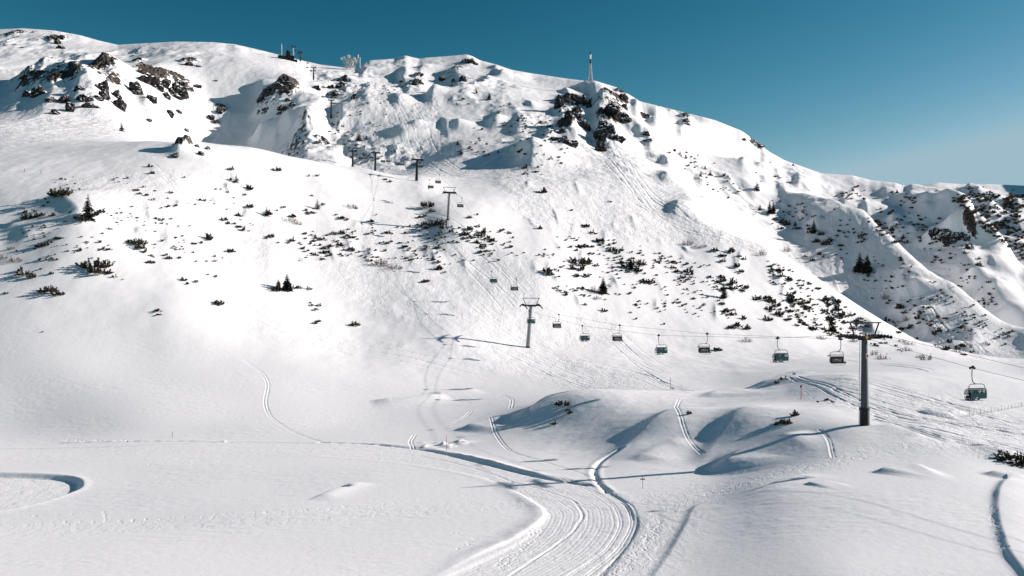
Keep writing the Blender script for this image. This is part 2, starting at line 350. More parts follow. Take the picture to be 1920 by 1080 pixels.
# bundles of old ski tracks on the slopes
_r = random.Random(9)
for pts, n_, j_, de, wi in [([(430,556),(540,618),(640,648),(760,668),(900,700)],9,9,.10,.22),([(890,560),(960,620),(1060,668),(1200,700),(1300,738)],9,12,.10,.24),([(1040,560),(1150,640),(1240,705)],7,14,.10,.24),
        ([(850,600),(1000,680),(1150,735)],8,14,.09,.22),([(1130,290),(1200,370),(1300,425),(1430,470)],10,16,.28,.6),([(620,345),(760,400),(880,480),(960,560)],8,18,.14,.3),([(10,330),(120,350),(260,400),(400,470)],5,22,.08,.25),
        ([(0,245),(200,238),(320,225)],5,8,.3,.7),([(1480,735),(1600,778),(1750,800),(1925,820)],10,10,.14,.25),([(1560,745),(1700,768),(1925,800)],8,8,.12,.25),([(1640,800),(1760,825),(1925,850)],8,9,.16,.28),([(700,180),(760,240),(850,330)],6,26,.18,.6),
        ([(1480,640),(1560,660),(1750,700)],5,10,.08,.25),([(1680,530),(1780,620),(1850,660)],6,12,.25,.5),([(300,330),(380,420),(470,560)],5,26,.08,.25),([(1180,735),(1300,745),(1420,730)],4,8,.08,.2),([(1000,390),(1120,420),(1260,440)],8,18,.2,.45)]:
    for k_ in range(n_):
        ox, oy = _r.gauss(0, j_), _r.gauss(0, j_ * .6); P_ = [(x + ox + _r.gauss(0, j_ * .25), y + oy + _r.gauss(0, j_ * .2)) for x, y in pts]
        a_ = _r.randrange(0, max(len(P_) - 2, 1)); P_ = P_[a_:]; groove(P_, de * _r.uniform(.6, 1.2), wi, n=5, lip=de * .15)
def prints(pts, n_, j_, de=.05, wi=.11):
    P = smooth_line(pts, 10); _q = random.Random(n_)
    for k_ in range(n_):
        p = P[_q.randrange(len(P))]; c = hit(p[0] + _q.gauss(0, j_), p[1] + _q.gauss(0, j_ * .5)); s = window(c.x-.8, c.x+.8, c.y-1, c.y+1)
        if Z[s].size: Z[s] -= de * np.exp(-(((X[s]-c.x)**2 + (.6*(Y[s]-c.y))**2) / wi**2))
prints([(1235,985),(1215,1010),(1180,1045),(1130,1085)], 170, 10); prints([(1010,990),(985,1020),(940,1060)], 90, 9); prints([(1250,960),(1350,925),(1450,895),(1600,858)], 240, 9)
prints([(0,985),(250,975),(500,962),(740,945)], 170, 4, .05, .11); prints([(250,872),(350,868),(480,864)], 50, 2, .06); prints([(850,1000),(890,1010),(860,1030)], 14, 5); prints([(1860,960),(1870,1000),(1890,1040)], 60, 4)
prints([(60,968),(70,966),(195,960),(197,975)], 24, 2); prints([(100,827),(200,826),(260,825)], 30, 2, .1, .2)
# a ploughed heap beside the run
for q_ in range(26):
    mound(_r.uniform(785, 872), _r.uniform(826, 838), _r.uniform(.08, .28), _r.uniform(.3, .8), _r.uniform(.3, .7), 0)
mound(862, 829, .4, 1.8, 1.2, 0)
# pit with a drift
c_ = hit(646, 916); s = window(c_.x-6, c_.x+6, c_.y-8, c_.y+8)
Z[s] -= 0.5 * np.exp(-(((X[s]-c_.x)/0.8)**2 + ((Y[s]-c_.y)/0.8)**2)); 
ridge([(580,940),(615,928),(650,914),(680,905)], 0.35, 0.6, 3)
# rock showing through on the crags
for px, py, rx, ry, v in [(80,180,55,26,.33),(140,182,50,26,.36),(205,185,50,30,.36),(270,160,40,24,.34),(325,165,50,20,.36),(1070,225,42,48,.34),(1150,225,42,48,.35),(520,180,45,35,.30),(100,70,60,20,.28),(860,150,60,24,.27),(1010,230,60,40,.26),(1210,245,30,30,.28),(65,172,34,10,.5),(120,190,40,20,.55),(180,165,45,25,.55),(215,190,18,18,.5),(285,160,40,22,.6),(330,160,40,10,.5),(108,75,22,10,.6),(30,62,30,8,.4),
    (415,210,20,14,.5),(540,170,30,30,.6),(500,180,22,20,.5),(530,205,20,10,.5),(355,115,25,10,.45),(260,120,20,8,.4),(785,152,16,14,.55),(880,112,16,8,.55),(640,155,30,8,.4),
    (1075,205,30,22,.6),(1060,250,26,26,.55),(1085,225,16,22,.5),(1150,210,34,18,.6),(1140,245,26,22,.6),(1165,190,20,10,.45),(1130,280,18,10,.5),(1210,240,14,16,.5),(1285,225,14,12,.45),(1420,270,20,6,.45),
    (860,140,30,14,.4),(640,180,40,14,.4),(600,262,16,10,.5),(345,285,22,10,.5),(1790,445,24,12,.5),(1820,465,14,12,.5),(990,235,40,20,.35)]:
    c, rX, rY = blob(px, py, rx, ry); rY = min(rY, 1.6 * rX); rX = min(rX, 1.6 * rY)
    R = 2.2 * max(rX, rY); s = window(c.x - R, c.x + R, c.y - R, c.y + R)
    m = np.exp(-(((X[s]-c.x)/rX)**2 + ((Y[s]-c.y)/rY)**2)**1.3)
    rock[s] = np.maximum(rock[s], (v + (.15 if px < 400 or px > 1000 else .08)) * m)
rock = np.maximum(rock, .37 * sstep(600, 760, DD) * (1 - sstep(1250, 1340, DD)) * sstep(.35, .8, rgm) * (1 - .5 * sstep(1300, 1500, pxg)))
Z += 118 * np.exp(-.5 * (((X - 1180) / 85) ** 2 + ((Y - 1560) / 260) ** 2))      # unseen peak added just outside the right edge to shade the far ridge
st = np.gradient(blur(Z, 1.5, 1.5), axis=1) / (np.gradient(X, axis=1) + 1e-9)      # + = rises towards the sun
rock = np.where(rock > 0.02, rock + np.clip(st, -0.15, 0.9) * 0.15, 0) * (DD > 330)
Z += sstep(0.3, 0.6, rock) * (1 - np.abs(fbm(X / 12, Y / 16, 4, 0.6))) * 4.5
# bring the crest line back to where the crest stands
tgt = np.full(NC, 0.0)
sk = [(-420,70),(0,55),(40,53),(100,57),(150,66),(185,76),(220,84),(330,78),(400,79),(440,83),(480,92),(520,102),(560,112),(600,121),(640,126),(672,126),(682,118),(695,113),(740,110),(760,104),(785,110),(800,108),(830,106),(875,102),(885,105),(900,113),(930,121),(960,131),(1000,138),(1060,147),(1100,152),(1115,151),(1160,165),(1200,190),(1260,205),(1340,225),(1390,245),(1420,266),(1440,283),(1470,300),(1540,325),(1600,329),(1630,337),(1680,343),(1700,350),(1715,349),(1760,342),(1800,345),(1850,345),(1920,348),(2340,380)]
tgt = np.interp(PX, *np.array(sk, float).T)
for it in range(6):
    pj = YH - F * Z / D[:, None]; k = np.argmin(pj, axis=0); dmin = D[k]; cur = pj[k, np.arange(NC)]
    dz = (cur - tgt) * dmin / F
    dz = blur(dz[None, :], 0, 3 if it else 8)[0] * (1 - np.exp(-((PX - 1712) / 14) ** 2)) * (1 - sstep(1935, 1975, PX))
    dc = np.where(PX > 1712, 1700.0, blur(np.where(PX > 1712, 1000.0, dmin)[None, :], 0, 8)[0])
    wgt = np.exp(-((D[:, None] - dc[None, :]) / (110 + 0.0 * D[:, None])) ** 2)
    wgt = np.where(D[:, None] > dc[None, :], np.exp(-((D[:, None] - dc[None, :]) / 250) ** 2), wgt)
    Z += wgt * dz[None, :]
del BASE; hit = _hit
# ------------------------------------------------------------------ ground mesh
def mat(name):
    m = bpy.data.materials.new(name); m.use_nodes = True
    return m, m.node_tree, m.node_tree.nodes['Principled BSDF']
def snow_nodes(t, bs):
    tc = t.nodes.new('ShaderNodeNewGeometry')
    n1 = t.nodes.new('ShaderNodeTexNoise'); n1.inputs['Scale'].default_value = 0.9; n1.inputs['Detail'].default_value = 6
    n1.inputs['Roughness'].default_value = 0.62
    t.links.new(tc.outputs['Position'], n1.inputs['Vector'])
    at = t.nodes.new('ShaderNodeAttribute'); at.attribute_name = 'tracks'
    return tc, n1, at
msnow, t, bs = mat('snow')
L = t.links.new
geo, n1, at = snow_nodes(t, bs)
bs.inputs['Roughness'].default_value = 0.55; bs.inputs['Specular IOR Level'].default_value = 0.25
cr = t.nodes.new('ShaderNodeMix'); cr.data_type = 'RGBA'
cr.inputs[6].default_value = (0.84, 0.865, 0.89, 1); cr.inputs[7].default_value = (0.90, 0.90, 0.905, 1)
L(n1.outputs[0], cr.inputs[0])
# rock showing through
rk = t.nodes.new('ShaderNodeAttribute'); rk.attribute_name = 'rock'
rn = t.nodes.new('ShaderNodeTexNoise'); rn.inputs['Scale'].default_value = 0.19; rn.inputs['Detail'].default_value = 8; rn.inputs['Roughness'].default_value = 0.7
rmp = t.nodes.new('ShaderNodeMapping'); rmp.inputs['Rotation'].default_value = (0.35, 0.5, 0.2); rmp.inputs['Scale'].default_value = (1.25, 1.0, 0.55); L(geo.outputs['Position'], rmp.inputs['Vector']); L(rmp.outputs[0], rn.inputs['Vector'])
ad = t.nodes.new('ShaderNodeMath'); ad.operation = 'ADD'; L(rk.outputs['Fac'], ad.inputs[0]); L(rn.outputs[0], ad.inputs[1])
rr = t.nodes.new('ShaderNodeMapRange'); rr.inputs[1].default_value = 0.95; rr.inputs[2].default_value = 0.985; L(ad.outputs[0], rr.inputs[0])
rc = t.nodes.new('ShaderNodeValToRGB'); e = rc.color_ramp.elements
e[0].position = 0.35; e[0].color = (0.014, 0.015, 0.019, 1); e[1].position = 0.72; e[1].color = (0.16, 0.125, 0.10, 1)
rn2 = t.nodes.new('ShaderNodeTexNoise'); rn2.inputs['Scale'].default_value = 0.4; rn2.inputs['Detail'].default_value = 5
L(geo.outputs['Position'], rn2.inputs['Vector']); L(rn2.outputs[0], rc.inputs[0])
mx = t.nodes.new('ShaderNodeMix'); mx.data_type = 'RGBA'; L(rr.outputs[0], mx.inputs[0]); L(cr.outputs[2], mx.inputs[6]); L(rc.outputs[0], mx.inputs[7])
L(mx.outputs[2], bs.inputs['Base Color'])
# surface grain: wind crust everywhere, chopped snow where 'tracks' is high
mp = t.nodes.new('ShaderNodeMapping'); mp.inputs['Scale'].default_value = (1.0, 0.45, 1.0); L(geo.outputs['Position'], mp.inputs['Vector'])
n2 = t.nodes.new('ShaderNodeTexNoise'); n2.inputs['Scale'].default_value = 0.55; n2.inputs['Detail'].default_value = 7; n2.inputs['Roughness'].default_value = 0.68; n2.inputs['Distortion'].default_value = 1.2
L(mp.outputs[0], n2.inputs['Vector'])
b1 = t.nodes.new('ShaderNodeBump'); b1.inputs['Strength'].default_value = 1.0; b1.inputs['Distance'].default_value = 0.05
L(n1.outputs[0], b1.inputs['Height'])
ml = t.nodes.new('ShaderNodeMath'); ml.operation = 'MULTIPLY'; L(n2.outputs[0], ml.inputs[0]); L(at.outputs['Fac'], ml.inputs[1])
b2 = t.nodes.new('ShaderNodeBump'); b2.inputs['Strength'].default_value = 1.0; b2.inputs['Distance'].default_value = 0.7
L(ml.outputs[0], b2.inputs['Height']); L(b1.outputs[0], b2.inputs['Normal']); L(b2.outputs[0], bs.inputs['Normal'])

def grid_mesh(name, x, y, z, m):
    nr, nc = x.shape
    me = bpy.data.meshes.new(name)
    me.vertices.add(nr * nc); me.vertices.foreach_set('co', np.stack([x, y, z], -1).astype(np.float32).ravel())
    idx = np.arange(nr * nc, dtype=np.int32).reshape(nr, nc)
    q = np.stack([idx[:-1, :-1], idx[:-1, 1:], idx[1:, 1:], idx[1:, :-1]], -1).reshape(-1)
    nf = (nr - 1) * (nc - 1)
    me.loops.add(nf * 4); me.loops.foreach_set('vertex_index', q)
    me.polygons.add(nf); me.polygons.foreach_set('loop_start', np.arange(nf, dtype=np.int32) * 4)
    me.update(calc_edges=True)
    me.polygons.foreach_set('use_smooth', np.ones(nf, bool))
    me.materials.append(m)
    return me
gm_ = grid_mesh('snowy_hillside', X, Y, Z, msnow)
for nme, arr in (('rock', rock), ('tracks', trk)):
    a_ = gm_.attributes.new(nme, 'FLOAT', 'POINT'); a_.data.foreach_set('value', arr.astype(np.float32).ravel())
ground = bpy.data.objects.new('snow_ground', gm_); COL.objects.link(ground); ground['kind'] = 'structure'
# ------------------------------------------------------------------ mesh builder
class MB:
    def __init__(s): s.v = []; s.f = []; s.mi = []; s.m = 0
    def quad(s, *p):
        n = len(s.v); s.v += [tuple(q) for q in p]; s.f.append(tuple(range(n, n + len(p)))); s.mi.append(s.m)
    def box(s, c, d, M=None):
        M = M or Matrix.Identity(4); c = Vector(c); d = Vector(d) / 2; n = len(s.v)
        for x in (-1, 1):
            for y in (-1, 1):
                for z in (-1, 1): s.v.append(tuple(M @ (c + Vector((x*d.x, y*d.y, z*d.z)))))
        for q in ((0,1,3,2),(4,6,7,5),(0,4,5,1),(2,3,7,6),(0,2,6,4),(1,5,7,3)): s.f.append(tuple(n+i for i in q)); s.mi.append(s.m)
    def tube(s, P, r, k=6, caps=True):
        P = [Vector(p) for p in P]; r = r if hasattr(r, '__len__') else [r] * len(P); n0 = len(s.v)
        up = Vector((0, 0, 1)); 
        for i, p in enumerate(P):
            t = (P[min(i+1, len(P)-1)] - P[max(i-1, 0)]).normalized()
            a = t.cross(up); 
            if a.length < 0.05: a = t.cross(Vector((0, 1, 0)))
            a.normalize(); b = t.cross(a)
            if i and a.dot(pa) < 0: a, b = -a, -b
            pa = a
            for j in range(k):
                an = 2*math.pi*(j+.5)/k; s.v.append(tuple(p + (a*math.cos(an) + b*math.sin(an)) * r[i]))
        for i in range(len(P)-1):
            for j in range(k):
                a0 = n0+i*k+j; a1 = n0+i*k+(j+1)%k; s.f.append((a0, a1, a1+k, a0+k)); s.mi.append(s.m)
        if caps:
            s.f.append(tuple(n0+j for j in range(k))); s.f.append(tuple(n0+(len(P)-1)*k+j for j in reversed(range(k)))); s.mi += [s.m]*2
    def disc(s, c, axis, r, w, k=12):
        a = Vector(axis).normalized(); c = Vector(c); s.tube([c - a*w/2, c + a*w/2], r, k)
    def build(s, name, mats, parent=None, smooth=False):
        me = bpy.data.meshes.new(name); me.from_pydata(s.v, [], s.f); me.validate()
        for m in (mats if isinstance(mats, (list, tuple)) else [mats]): me.materials.append(m)
        if isinstance(mats, (list, tuple)) and len(me.polygons) == len(s.mi): me.polygons.foreach_set('material_index', s.mi)
        if smooth: me.polygons.foreach_set('use_smooth', [True]*len(me.polygons))
        bm = bmesh.new(); bm.from_mesh(me); bmesh.ops.recalc_face_normals(bm, faces=bm.faces); bm.to_mesh(me); bm.free()
        o = bpy.data.objects.new(name, me); COL.objects.link(o)
        if parent: o.parent = parent
        return o
def pm(name, c, rough=0.6, metal=0.0, noise=0.25, scale=3.0, spec=0.4):
    m, t, b = mat(name); b.inputs['Roughness'].default_value = rough; b.inputs['Metallic'].default_value = metal; b.inputs['Specular IOR Level'].default_value = spec
    g = t.nodes.new('ShaderNodeTexCoord'); n = t.nodes.new('ShaderNodeTexNoise'); n.inputs['Scale'].default_value = scale; n.inputs['Detail'].default_value = 5
    t.links.new(g.outputs['Object'], n.inputs['Vector'])
    x = t.nodes.new('ShaderNodeMix'); x.data_type = 'RGBA'; t.links.new(n.outputs[0], x.inputs[0])
    x.inputs[6].default_value = (*[v*(1-noise) for v in c], 1); x.inputs[7].default_value = (*[min(v*(1+noise), .95) for v in c], 1)
    t.links.new(x.outputs[2], b.inputs['Base Color']); return m
M_galv = pm('galvanised_steel', (.23, .24, .25), .5, .3); M_dark = pm('dark_steel', (.013, .015, .018), .6, 0, .25, 3, .25); M_concrete = pm('concrete', (.34, .34, .35), .85)
M_base = pm('dark_coated_base', (.012, .015, .019), .7); M_rope = pm('wire_rope', (.10, .10, .11), .6, .3); M_teal = pm('teal_shell', (.008, .075, .088), .3, 0, .12, 2, .5)
M_glass = pm('smoked_window', (.012, .014, .018), .15, 0, .1, 2, .6)
def see_through(name, c, a, rough=.1):
    m, t, b = mat(name); b.inputs['Base Color'].default_value = (*c, 1); b.inputs['Roughness'].default_value = rough
    n = t.nodes.new('ShaderNodeTexNoise'); n.inputs['Scale'].default_value = 1.5
    r = t.nodes.new('ShaderNodeMapRange'); r.inputs[3].default_value = a - .05; r.inputs[4].default_value = a + .05
    t.links.new(n.outputs[0], r.inputs[0]); t.links.new(r.outputs[0], b.inputs['Alpha']); return m
M_window = see_through('tinted_window', (.02, .03, .035), .45); M_visor = see_through('tinted_visor', (.02, .10, .11), .45)
M_black = pm('black_vinyl', (.007, .007, .009), .7, 0, .2, 3, .2); M_slate = pm('weathered_slate_steel', (.075, .085, .095), .55, .2); M_cream = pm('pale_canopy', (.62, .60, .58), .4, 0, .06)
M_pink = pm('pale_seat_back', (.48, .42, .40), .7); M_red = pm('red_paint', (.35, .025, .02), .5); M_white = pm('white_paint', (.78, .79, .8), .5, 0, .05)
M_frost = pm('frosted_steel', (.62, .60, .57), .8, 0, .3, 1.0); M_bark = pm('bark', (.06, .04, .03), .9); M_twig = pm('bare_twigs', (.09, .055, .04), .9)
M_yellow = pm('yellow_paint', (.5, .3, .03), .5); M_suit = pm('dark_ski_suit', (.02, .025, .035), .8); M_suit2 = pm('maroon_ski_suit', (.12, .02, .02), .8); M_suit3 = pm('blue_ski_suit', (.03, .07, .16), .8)
M_skin = pm('skin', (.5, .3, .22), .6); M_helmet = pm('helmet', (.03, .03, .035), .3)
def leafm(name, a, b):
    m, t, bs_ = mat(name); bs_.inputs['Roughness'].default_value = .8; bs_.inputs['Specular IOR Level'].default_value = .15
    g = t.nodes.new('ShaderNodeNewGeometry'); n = t.nodes.new('ShaderNodeTexNoise'); n.inputs['Scale'].default_value = 2.2
    t.links.new(g.outputs['Position'], n.inputs['Vector']); r = t.nodes.new('ShaderNodeValToRGB')
    r.color_ramp.elements[0].position = .35; r.color_ramp.elements[0].color = (*a, 1); r.color_ramp.elements[1].position = .65; r.color_ramp.elements[1].color = (*b, 1)
    t.links.new(n.outputs[0], r.inputs[0]); t.links.new(r.outputs[0], bs_.inputs['Base Color']); return m
M_pine = leafm('dark_pine_needles', (.014, .023, .018), (.10, .078, .048)); M_spruce = leafm('spruce_needles', (.010, .018, .014), (.035, .04, .028))
M_brown = leafm('brown_heath', (.07, .035, .028), (.14, .085, .06))

def tag(o, label=None, cat=None, group=None, kind=None):
    if label: o['label'] = label
    if cat: o['category'] = cat
    if group: o['group'] = group
    if kind: o['kind'] = kind
    return o
def empty(name, loc, rz=0.0):
    o = bpy.data.objects.new(name, None); COL.objects.link(o); o.location = loc; o.rotation_euler = (0, 0, rz); o.empty_display_size = 0.5; return o
def copy_tree(o, parent=None):
    c = o.copy(); COL.objects.link(c)
    if parent: c.parent = parent
    for ch in list(o.children): copy_tree(ch, c)
    return c

# ------------------------------------------------------------------ the chairlift
K_ = 0.32; C0 = 106.0                       # the lift runs dead straight: X = C0 - K * Y
ld = Vector((-K_, 1, 0)).normalized(); lat = Vector((1, K_, 0)).normalized()
LIFT_RZ = math.atan2(lat.y, lat.x)
def line_y(px, off=0.0): return (C0 + off) / ((px - 960) / F + K_)
GAUGE = 2.75
def wz(py, y): return (YH - py) * y / F
TW = [ # photo column and row of the foot, row of the cable deck, lean along the line
 (1621, 812, 631, 0.00, 'tall grey lift tower with dark lower shaft in the near right foreground'),
 (990, 652, 572, 0.22, 'grey lift tower rising from the middle slope beside single teal chair'),
 (840, 417, 362, 0.22, 'lift tower on the shrubby slope with open frame above its crossarm'),
 (781, 343, 300, 0.20, 'dark lift tower right of the row of hanging chairs on the crest'),
 (703, 332, 287, 0.18, 'dark lift tower in the middle of the group of three on the crest'),
 (661, 319, 284, 0.18, 'dark lift tower leftmost of the group of three on the crest'),
 (621, 224, 188, 0.05, 'thin dark lift tower standing below the shaded crags'),
 (588, 150, 127, 0.05, 'short dark lift tower standing at the edge of the upper shade'),
 (563, 131, 98, 0.00, 'dark lift tower just below the summit station against the ridge'),
 (550, 132, 88, 0.00, 'lift tower with pale concrete shaft beside the summit station')]
decks = []
def make_tower(i, px, pyb, pyt, lean, label):
    y = line_y(px); x = C0 - K_ * y; g = ground_z(x, y); zb = min(wz(pyb, y), g + 0.3) - 0.0
    if i > 0: zb = g if abs(g - wz(pyb, y)) < 6 else g
    H = wz(pyt, y) - zb
    root = empty('lift_tower', (x, y, zb), LIFT_RZ)
    tag(root, label, 'lift tower', 'towers of the chairlift')
    back = -math.tan(lean) * H               # lean towards the valley, square to the rope
    def S(t): return Vector((0, back * t, H * t))
    big = i == 0; thick = [1, 1, 1, 1.15, 1.25, 1.3, 1.35, 1.4, 1.5, 1.7][i]
    k = 10
    if big:
        b = MB(); b.tube([S(-.03), S(.245)], [.84, .78], k); b.tube([S(.24), S(.262)], [.86, .86], k); b.build('lower_shaft', M_base, root)
        b = MB(); b.tube([S(.262), S(.97)], [.66, .47], k); b.build('shaft', M_slate, root)
        b = MB(); b.box(S(.80) + Vector((.05, -.56, 0)), (.5, .03, .75)); b.build('number_plate', M_white, root)
        p_ = MB(); p_.box(S(.80) + Vector((.05, -.585, 0)), (.34, .02, .5)); p_.build('number_mark', M_red, root.children[-1])
    else:
        b = MB(); b.tube([S(-.12), S(.97)], [.72*thick, .48*thick], k); b.build('shaft', M_galv if i in (1, 2) else (M_concrete if i == 9 else M_dark), root)
        b = MB(); b.tube([Vector((0,0,-2)), Vector((0,0,.35))], .8, 8); b.build('footing', M_dark, root)
    # ladder on the shaft
    b = MB(); o0 = Vector((-.95, 0, 0)) if big else Vector((-.62, 0, 0))
    for sx in (0, .36): b.tube([S(0)+o0+Vector((sx-.18,0,0)), S(.97)+o0*.8+Vector((sx-.18,0,0))], .035, 4)
    n = int(H / .45)
    for q in range(n):
        t = .97*q/n; c = S(t)+o0*(1-.2*t); b.tube([c-Vector((.18,0,0)), c+Vector((.18,0,0))], .02, 4)
    b.build('ladder', M_galv if i in (1, 2) or big else M_dark, root)
    # crossarm
    top = S(1); b = MB(); b.box(top+Vector((0,0,-.15)), (2*GAUGE+.5, .6, .5 if i < 2 else (.8 if i < 8 else 1.5))); b.box(top+Vector((0,0,-.35)), (2.2, .62, .5)); b.build('crossarm', M_dark, root)
    # portal frame above the crossarm
    b = MB()
    hz = 2.3 * (1 if i < 6 else .8); wt = 3.1; wb = 1.95
    for s_ in (-1, 1): b.tube([top+Vector((s_*wb,0,.1)), top+Vector((s_*(wt-.25),0,hz))], .13, 4)
    b.box(top+Vector((0,0,hz)), (2*wt+.3, .2, .2)); b.build('lifting_frame', M_dark, root)
    # sheave batteries with rollers
    inc = [0.02, .21, .25, .2, .2, .2, .12, .12, .1, .05][i]
    for s_ in (-1, 1):
        b = MB(); c = top + Vector((s_*GAUGE, 0, 0.0)); L_ = [3.0, 3.6, 2.3, 2.4, 2.2, 2.2, 2.4, 2.4, 3.5, 4][i]
        def A(q): return c + Vector((0, q*L_, q*L_*inc*.55 - abs(q)**2*(.9 if 0 < i < 6 else .15)))
        b.tube([A(q/4) for q in range(-4, 5)], .16 if i < 3 else (.26 if i < 8 else .6), 4)
        for q in range(-4, 5):
            p = A(q/4) + Vector((0,0,.12)); b.disc(p, (1,0,0), .30, .14, 10)
        for q in (-.6, .6): b.tube([A(q)+Vector((0,0,-.05)), c+Vector((0,q*.5,-.3))], .09, 4)
        b.build('sheave_battery', M_dark, root)
    # catwalks with railing
    for s_ in (-1, 1):
        b = MB(); c = top + Vector((s_*(GAUGE-.75), 0, -.1)); b.box(c+Vector((0,0,-.05)), (.5, 4.6 if big else 3.4, .06))
        for q in (-2, 0, 2): b.tube([c+Vector((s_*-.2,q*(1.0 if big else .8),0)), c+Vector((s_*-.2,q*(1.0 if big else .8),1.05))], .03, 4)
        b.tube([c+Vector((s_*-.2,-2.1 if big else -1.7,1.05)), c+Vector((s_*-.2,2.1 if big else 1.7,1.05))], .03, 4)
        b.build('catwalk', M_dark, root)
    if big:
        b = MB(); b.box(top+Vector((.05,-.42,-.1)), (.42,.3,.5)); b.build('control_box', M_yellow, root)
    decks.append((x, y, zb + H, back))
    return root
towers = [make_tower(i, *t_) for i, t_ in enumerate(TW)]

def lathe_panel(b, pts, x0, x1, th=.05):
    """a bent sheet: profile pts (y,z) swept across x, with thickness"""
    n = len(pts)
    for i in range(n-1):
        (ya, za), (yb, zb) = pts[i], pts[i+1]; d = Vector((0, yb-ya, zb-za)); nn = Vector((0, -d.z, d.y)).normalized()*th
        P = [Vector((x, y_, z_)) for x in (x0, x1) for y_, z_ in ((ya, za), (yb, zb))]
        b.quad(P[0], P[1], P[3], P[2]); Q = [p+nn for p in P]; b.quad(Q[0], Q[2], Q[3], Q[1])
        b.quad(P[0], P[2], Q[2], Q[0]); b.quad(P[1], Q[1], Q[3], P[3]); b.quad(P[0], Q[0], Q[1], P[1]); b.quad(P[2], P[3], Q[3], Q[2])
def make_chair(closed):
    """local: origin = rope grip, x across, y = direction of travel, z up"""
    root = empty('chairlift_chair', (0, 0, 0))
    W = 1.32; s = -1                     # hanger stands outboard of the seat centre
    b = MB(); b.box((0,0,.06), (.26,.85,.2)); b.box((0,-.1,.22), (.16,.35,.22)); b.disc((0,.36,-.06),(1,0,0),.13,.2,8); b.disc((0,-.36,-.06),(1,0,0),.13,.2,8); b.build('grip', M_dark, root)
    b = MB(); b.tube([(0,0,0),(-.05,0,-.5),(-.07,0,-1.1),(-.03,0,-1.6),(.14,0,-1.95),(.42,0,-2.15),(.8,0,-2.2)], [.06,.06,.06,.065,.065,.06,.05], 8); b.build('hanger', M_dark, root, True)
    X0 = .72                               # centre of the seat
    b = MB(); P = [(X0-W-.1,-.15,-4.1),(X0-W-.1,-.1,-2.8),(X0-W+.05,-.05,-2.35),(X0-W+.35,0,-2.22),(X0,0,-2.2),(X0+W-.35,0,-2.22),(X0+W-.05,-.05,-2.35),(X0+W+.1,-.1,-2.8),(X0+W+.1,-.15,-4.1)]
    b.tube(P, .05, 6)
    for sx in (-1,1): b.tube([(X0+sx*(W+.1),-.15,-4.05),(X0+sx*(W+.08),.55,-4.1)], .045, 5)
    b.build('frame', M_dark, root, True)
    b = MB(); n = 6
    for q in range(n):
        x_ = X0 - W + (q+.5)*2*W/n; b.box((x_,.18,-3.68), (2*W/n-.04,.62,.14))
    b.build('seat', M_black, root)
    b = MB()
    for q in range(n):
        x_ = X0 - W + (q+.5)*2*W/n; lathe_panel(b, [(-.12,-3.6),(-.2,-3.35),(-.25,-3.12)], x_-W/n+.025, x_+W/n-.025, .07)
    b.build('backrest', M_teal if closed else M_pink, root)
    b = MB(); b.tube([(X0-W,.6,-3.3),(X0-W,.75,-3.7),(X0-W+.2,.78,-4.15),(X0+W-.2,.78,-4.15),(X0+W,.75,-3.7),(X0+W,.6,-3.3)], .03, 5)
    for q in (-.6, 0, .6): b.tube([(X0+q,.78,-4.15),(X0+q,.95,-4.18)], .025, 4); b.tube([(X0+q-.25,.95,-4.18),(X0+q+.25,.95,-4.18)], .025, 4)
    b.build('footrest', M_dark, root, True)
    if closed:
        # teal shell around the back with a smoked window band, curved visor in front
        b = MB(); b.m = 0
        prof_top = [(-.36,-2.68),(-.31,-2.6),(-.25,-2.54)]; prof_low = [(-.36,-3.88),(-.42,-3.7),(-.44,-3.12)]
        lathe_panel(b, prof_low, X0-W-.02, X0+W+.02); lathe_panel(b, prof_top, X0-W-.02, X0+W+.02)
        lathe_panel(b, [(-.44,-3.12),(-.42,-2.9),(-.36,-2.68)], X0-W-.02, X0-W+.20); lathe_panel(b, [(-.44,-3.12),(-.42,-2.9),(-.36,-2.68)], X0+W-.20, X0+W+.02)
        sh = b.build('back_shell', M_teal, root)
        b = MB()
        for q in range(3):
            w3 = (2*W-.52)/3; x0_ = X0-W+.26+q*w3
            lathe_panel(b, [(-.43,-3.10),(-.41,-2.9),(-.36,-2.68)], x0_+.03, x0_+w3-.03, .02)
        b.build('window', M_window, sh)
        b = MB(); b.box((X0-.35,-.47,-3.72), (.2,.02,.1)); b.build('emblem', M_white, sh)
        b = MB(); lathe_panel(b, [(-.25,-2.56),(.1,-2.46),(.5,-2.6),(.8,-2.95),(.92,-3.4)], X0-W, X0+W, .02); b.build('visor', M_visor, root, True)
    else:
        # visor swung up behind: a pale curved hood over a dark lower frame
        b = MB(); lathe_panel(b, [(.05,-2.72),(.0,-2.5),(-.3,-2.36),(-.75,-2.42),(-1.05,-2.7)], X0-W, X0+W, .03); b.build('raised_visor', M_cream, root, True)
        b = MB()
        b.box((X0,.02,-2.92), (2*W+.1,.1,.42)); b.box((X0-W+.14,0,-3.35), (.38,.12,.9)); b.box((X0+W-.14,0,-3.35), (.38,.12,.9)); b.box((X0,.3,-3.78), (2*W+.1,.5,.3))
        b.build('surround', M_black, root)
    for ch in root.children:
        if not ch.name.startswith(('grip', 'hanger', 'frame')): ch.location.z = -.32
    return root
pc = make_chair(True); po = make_chair(False)

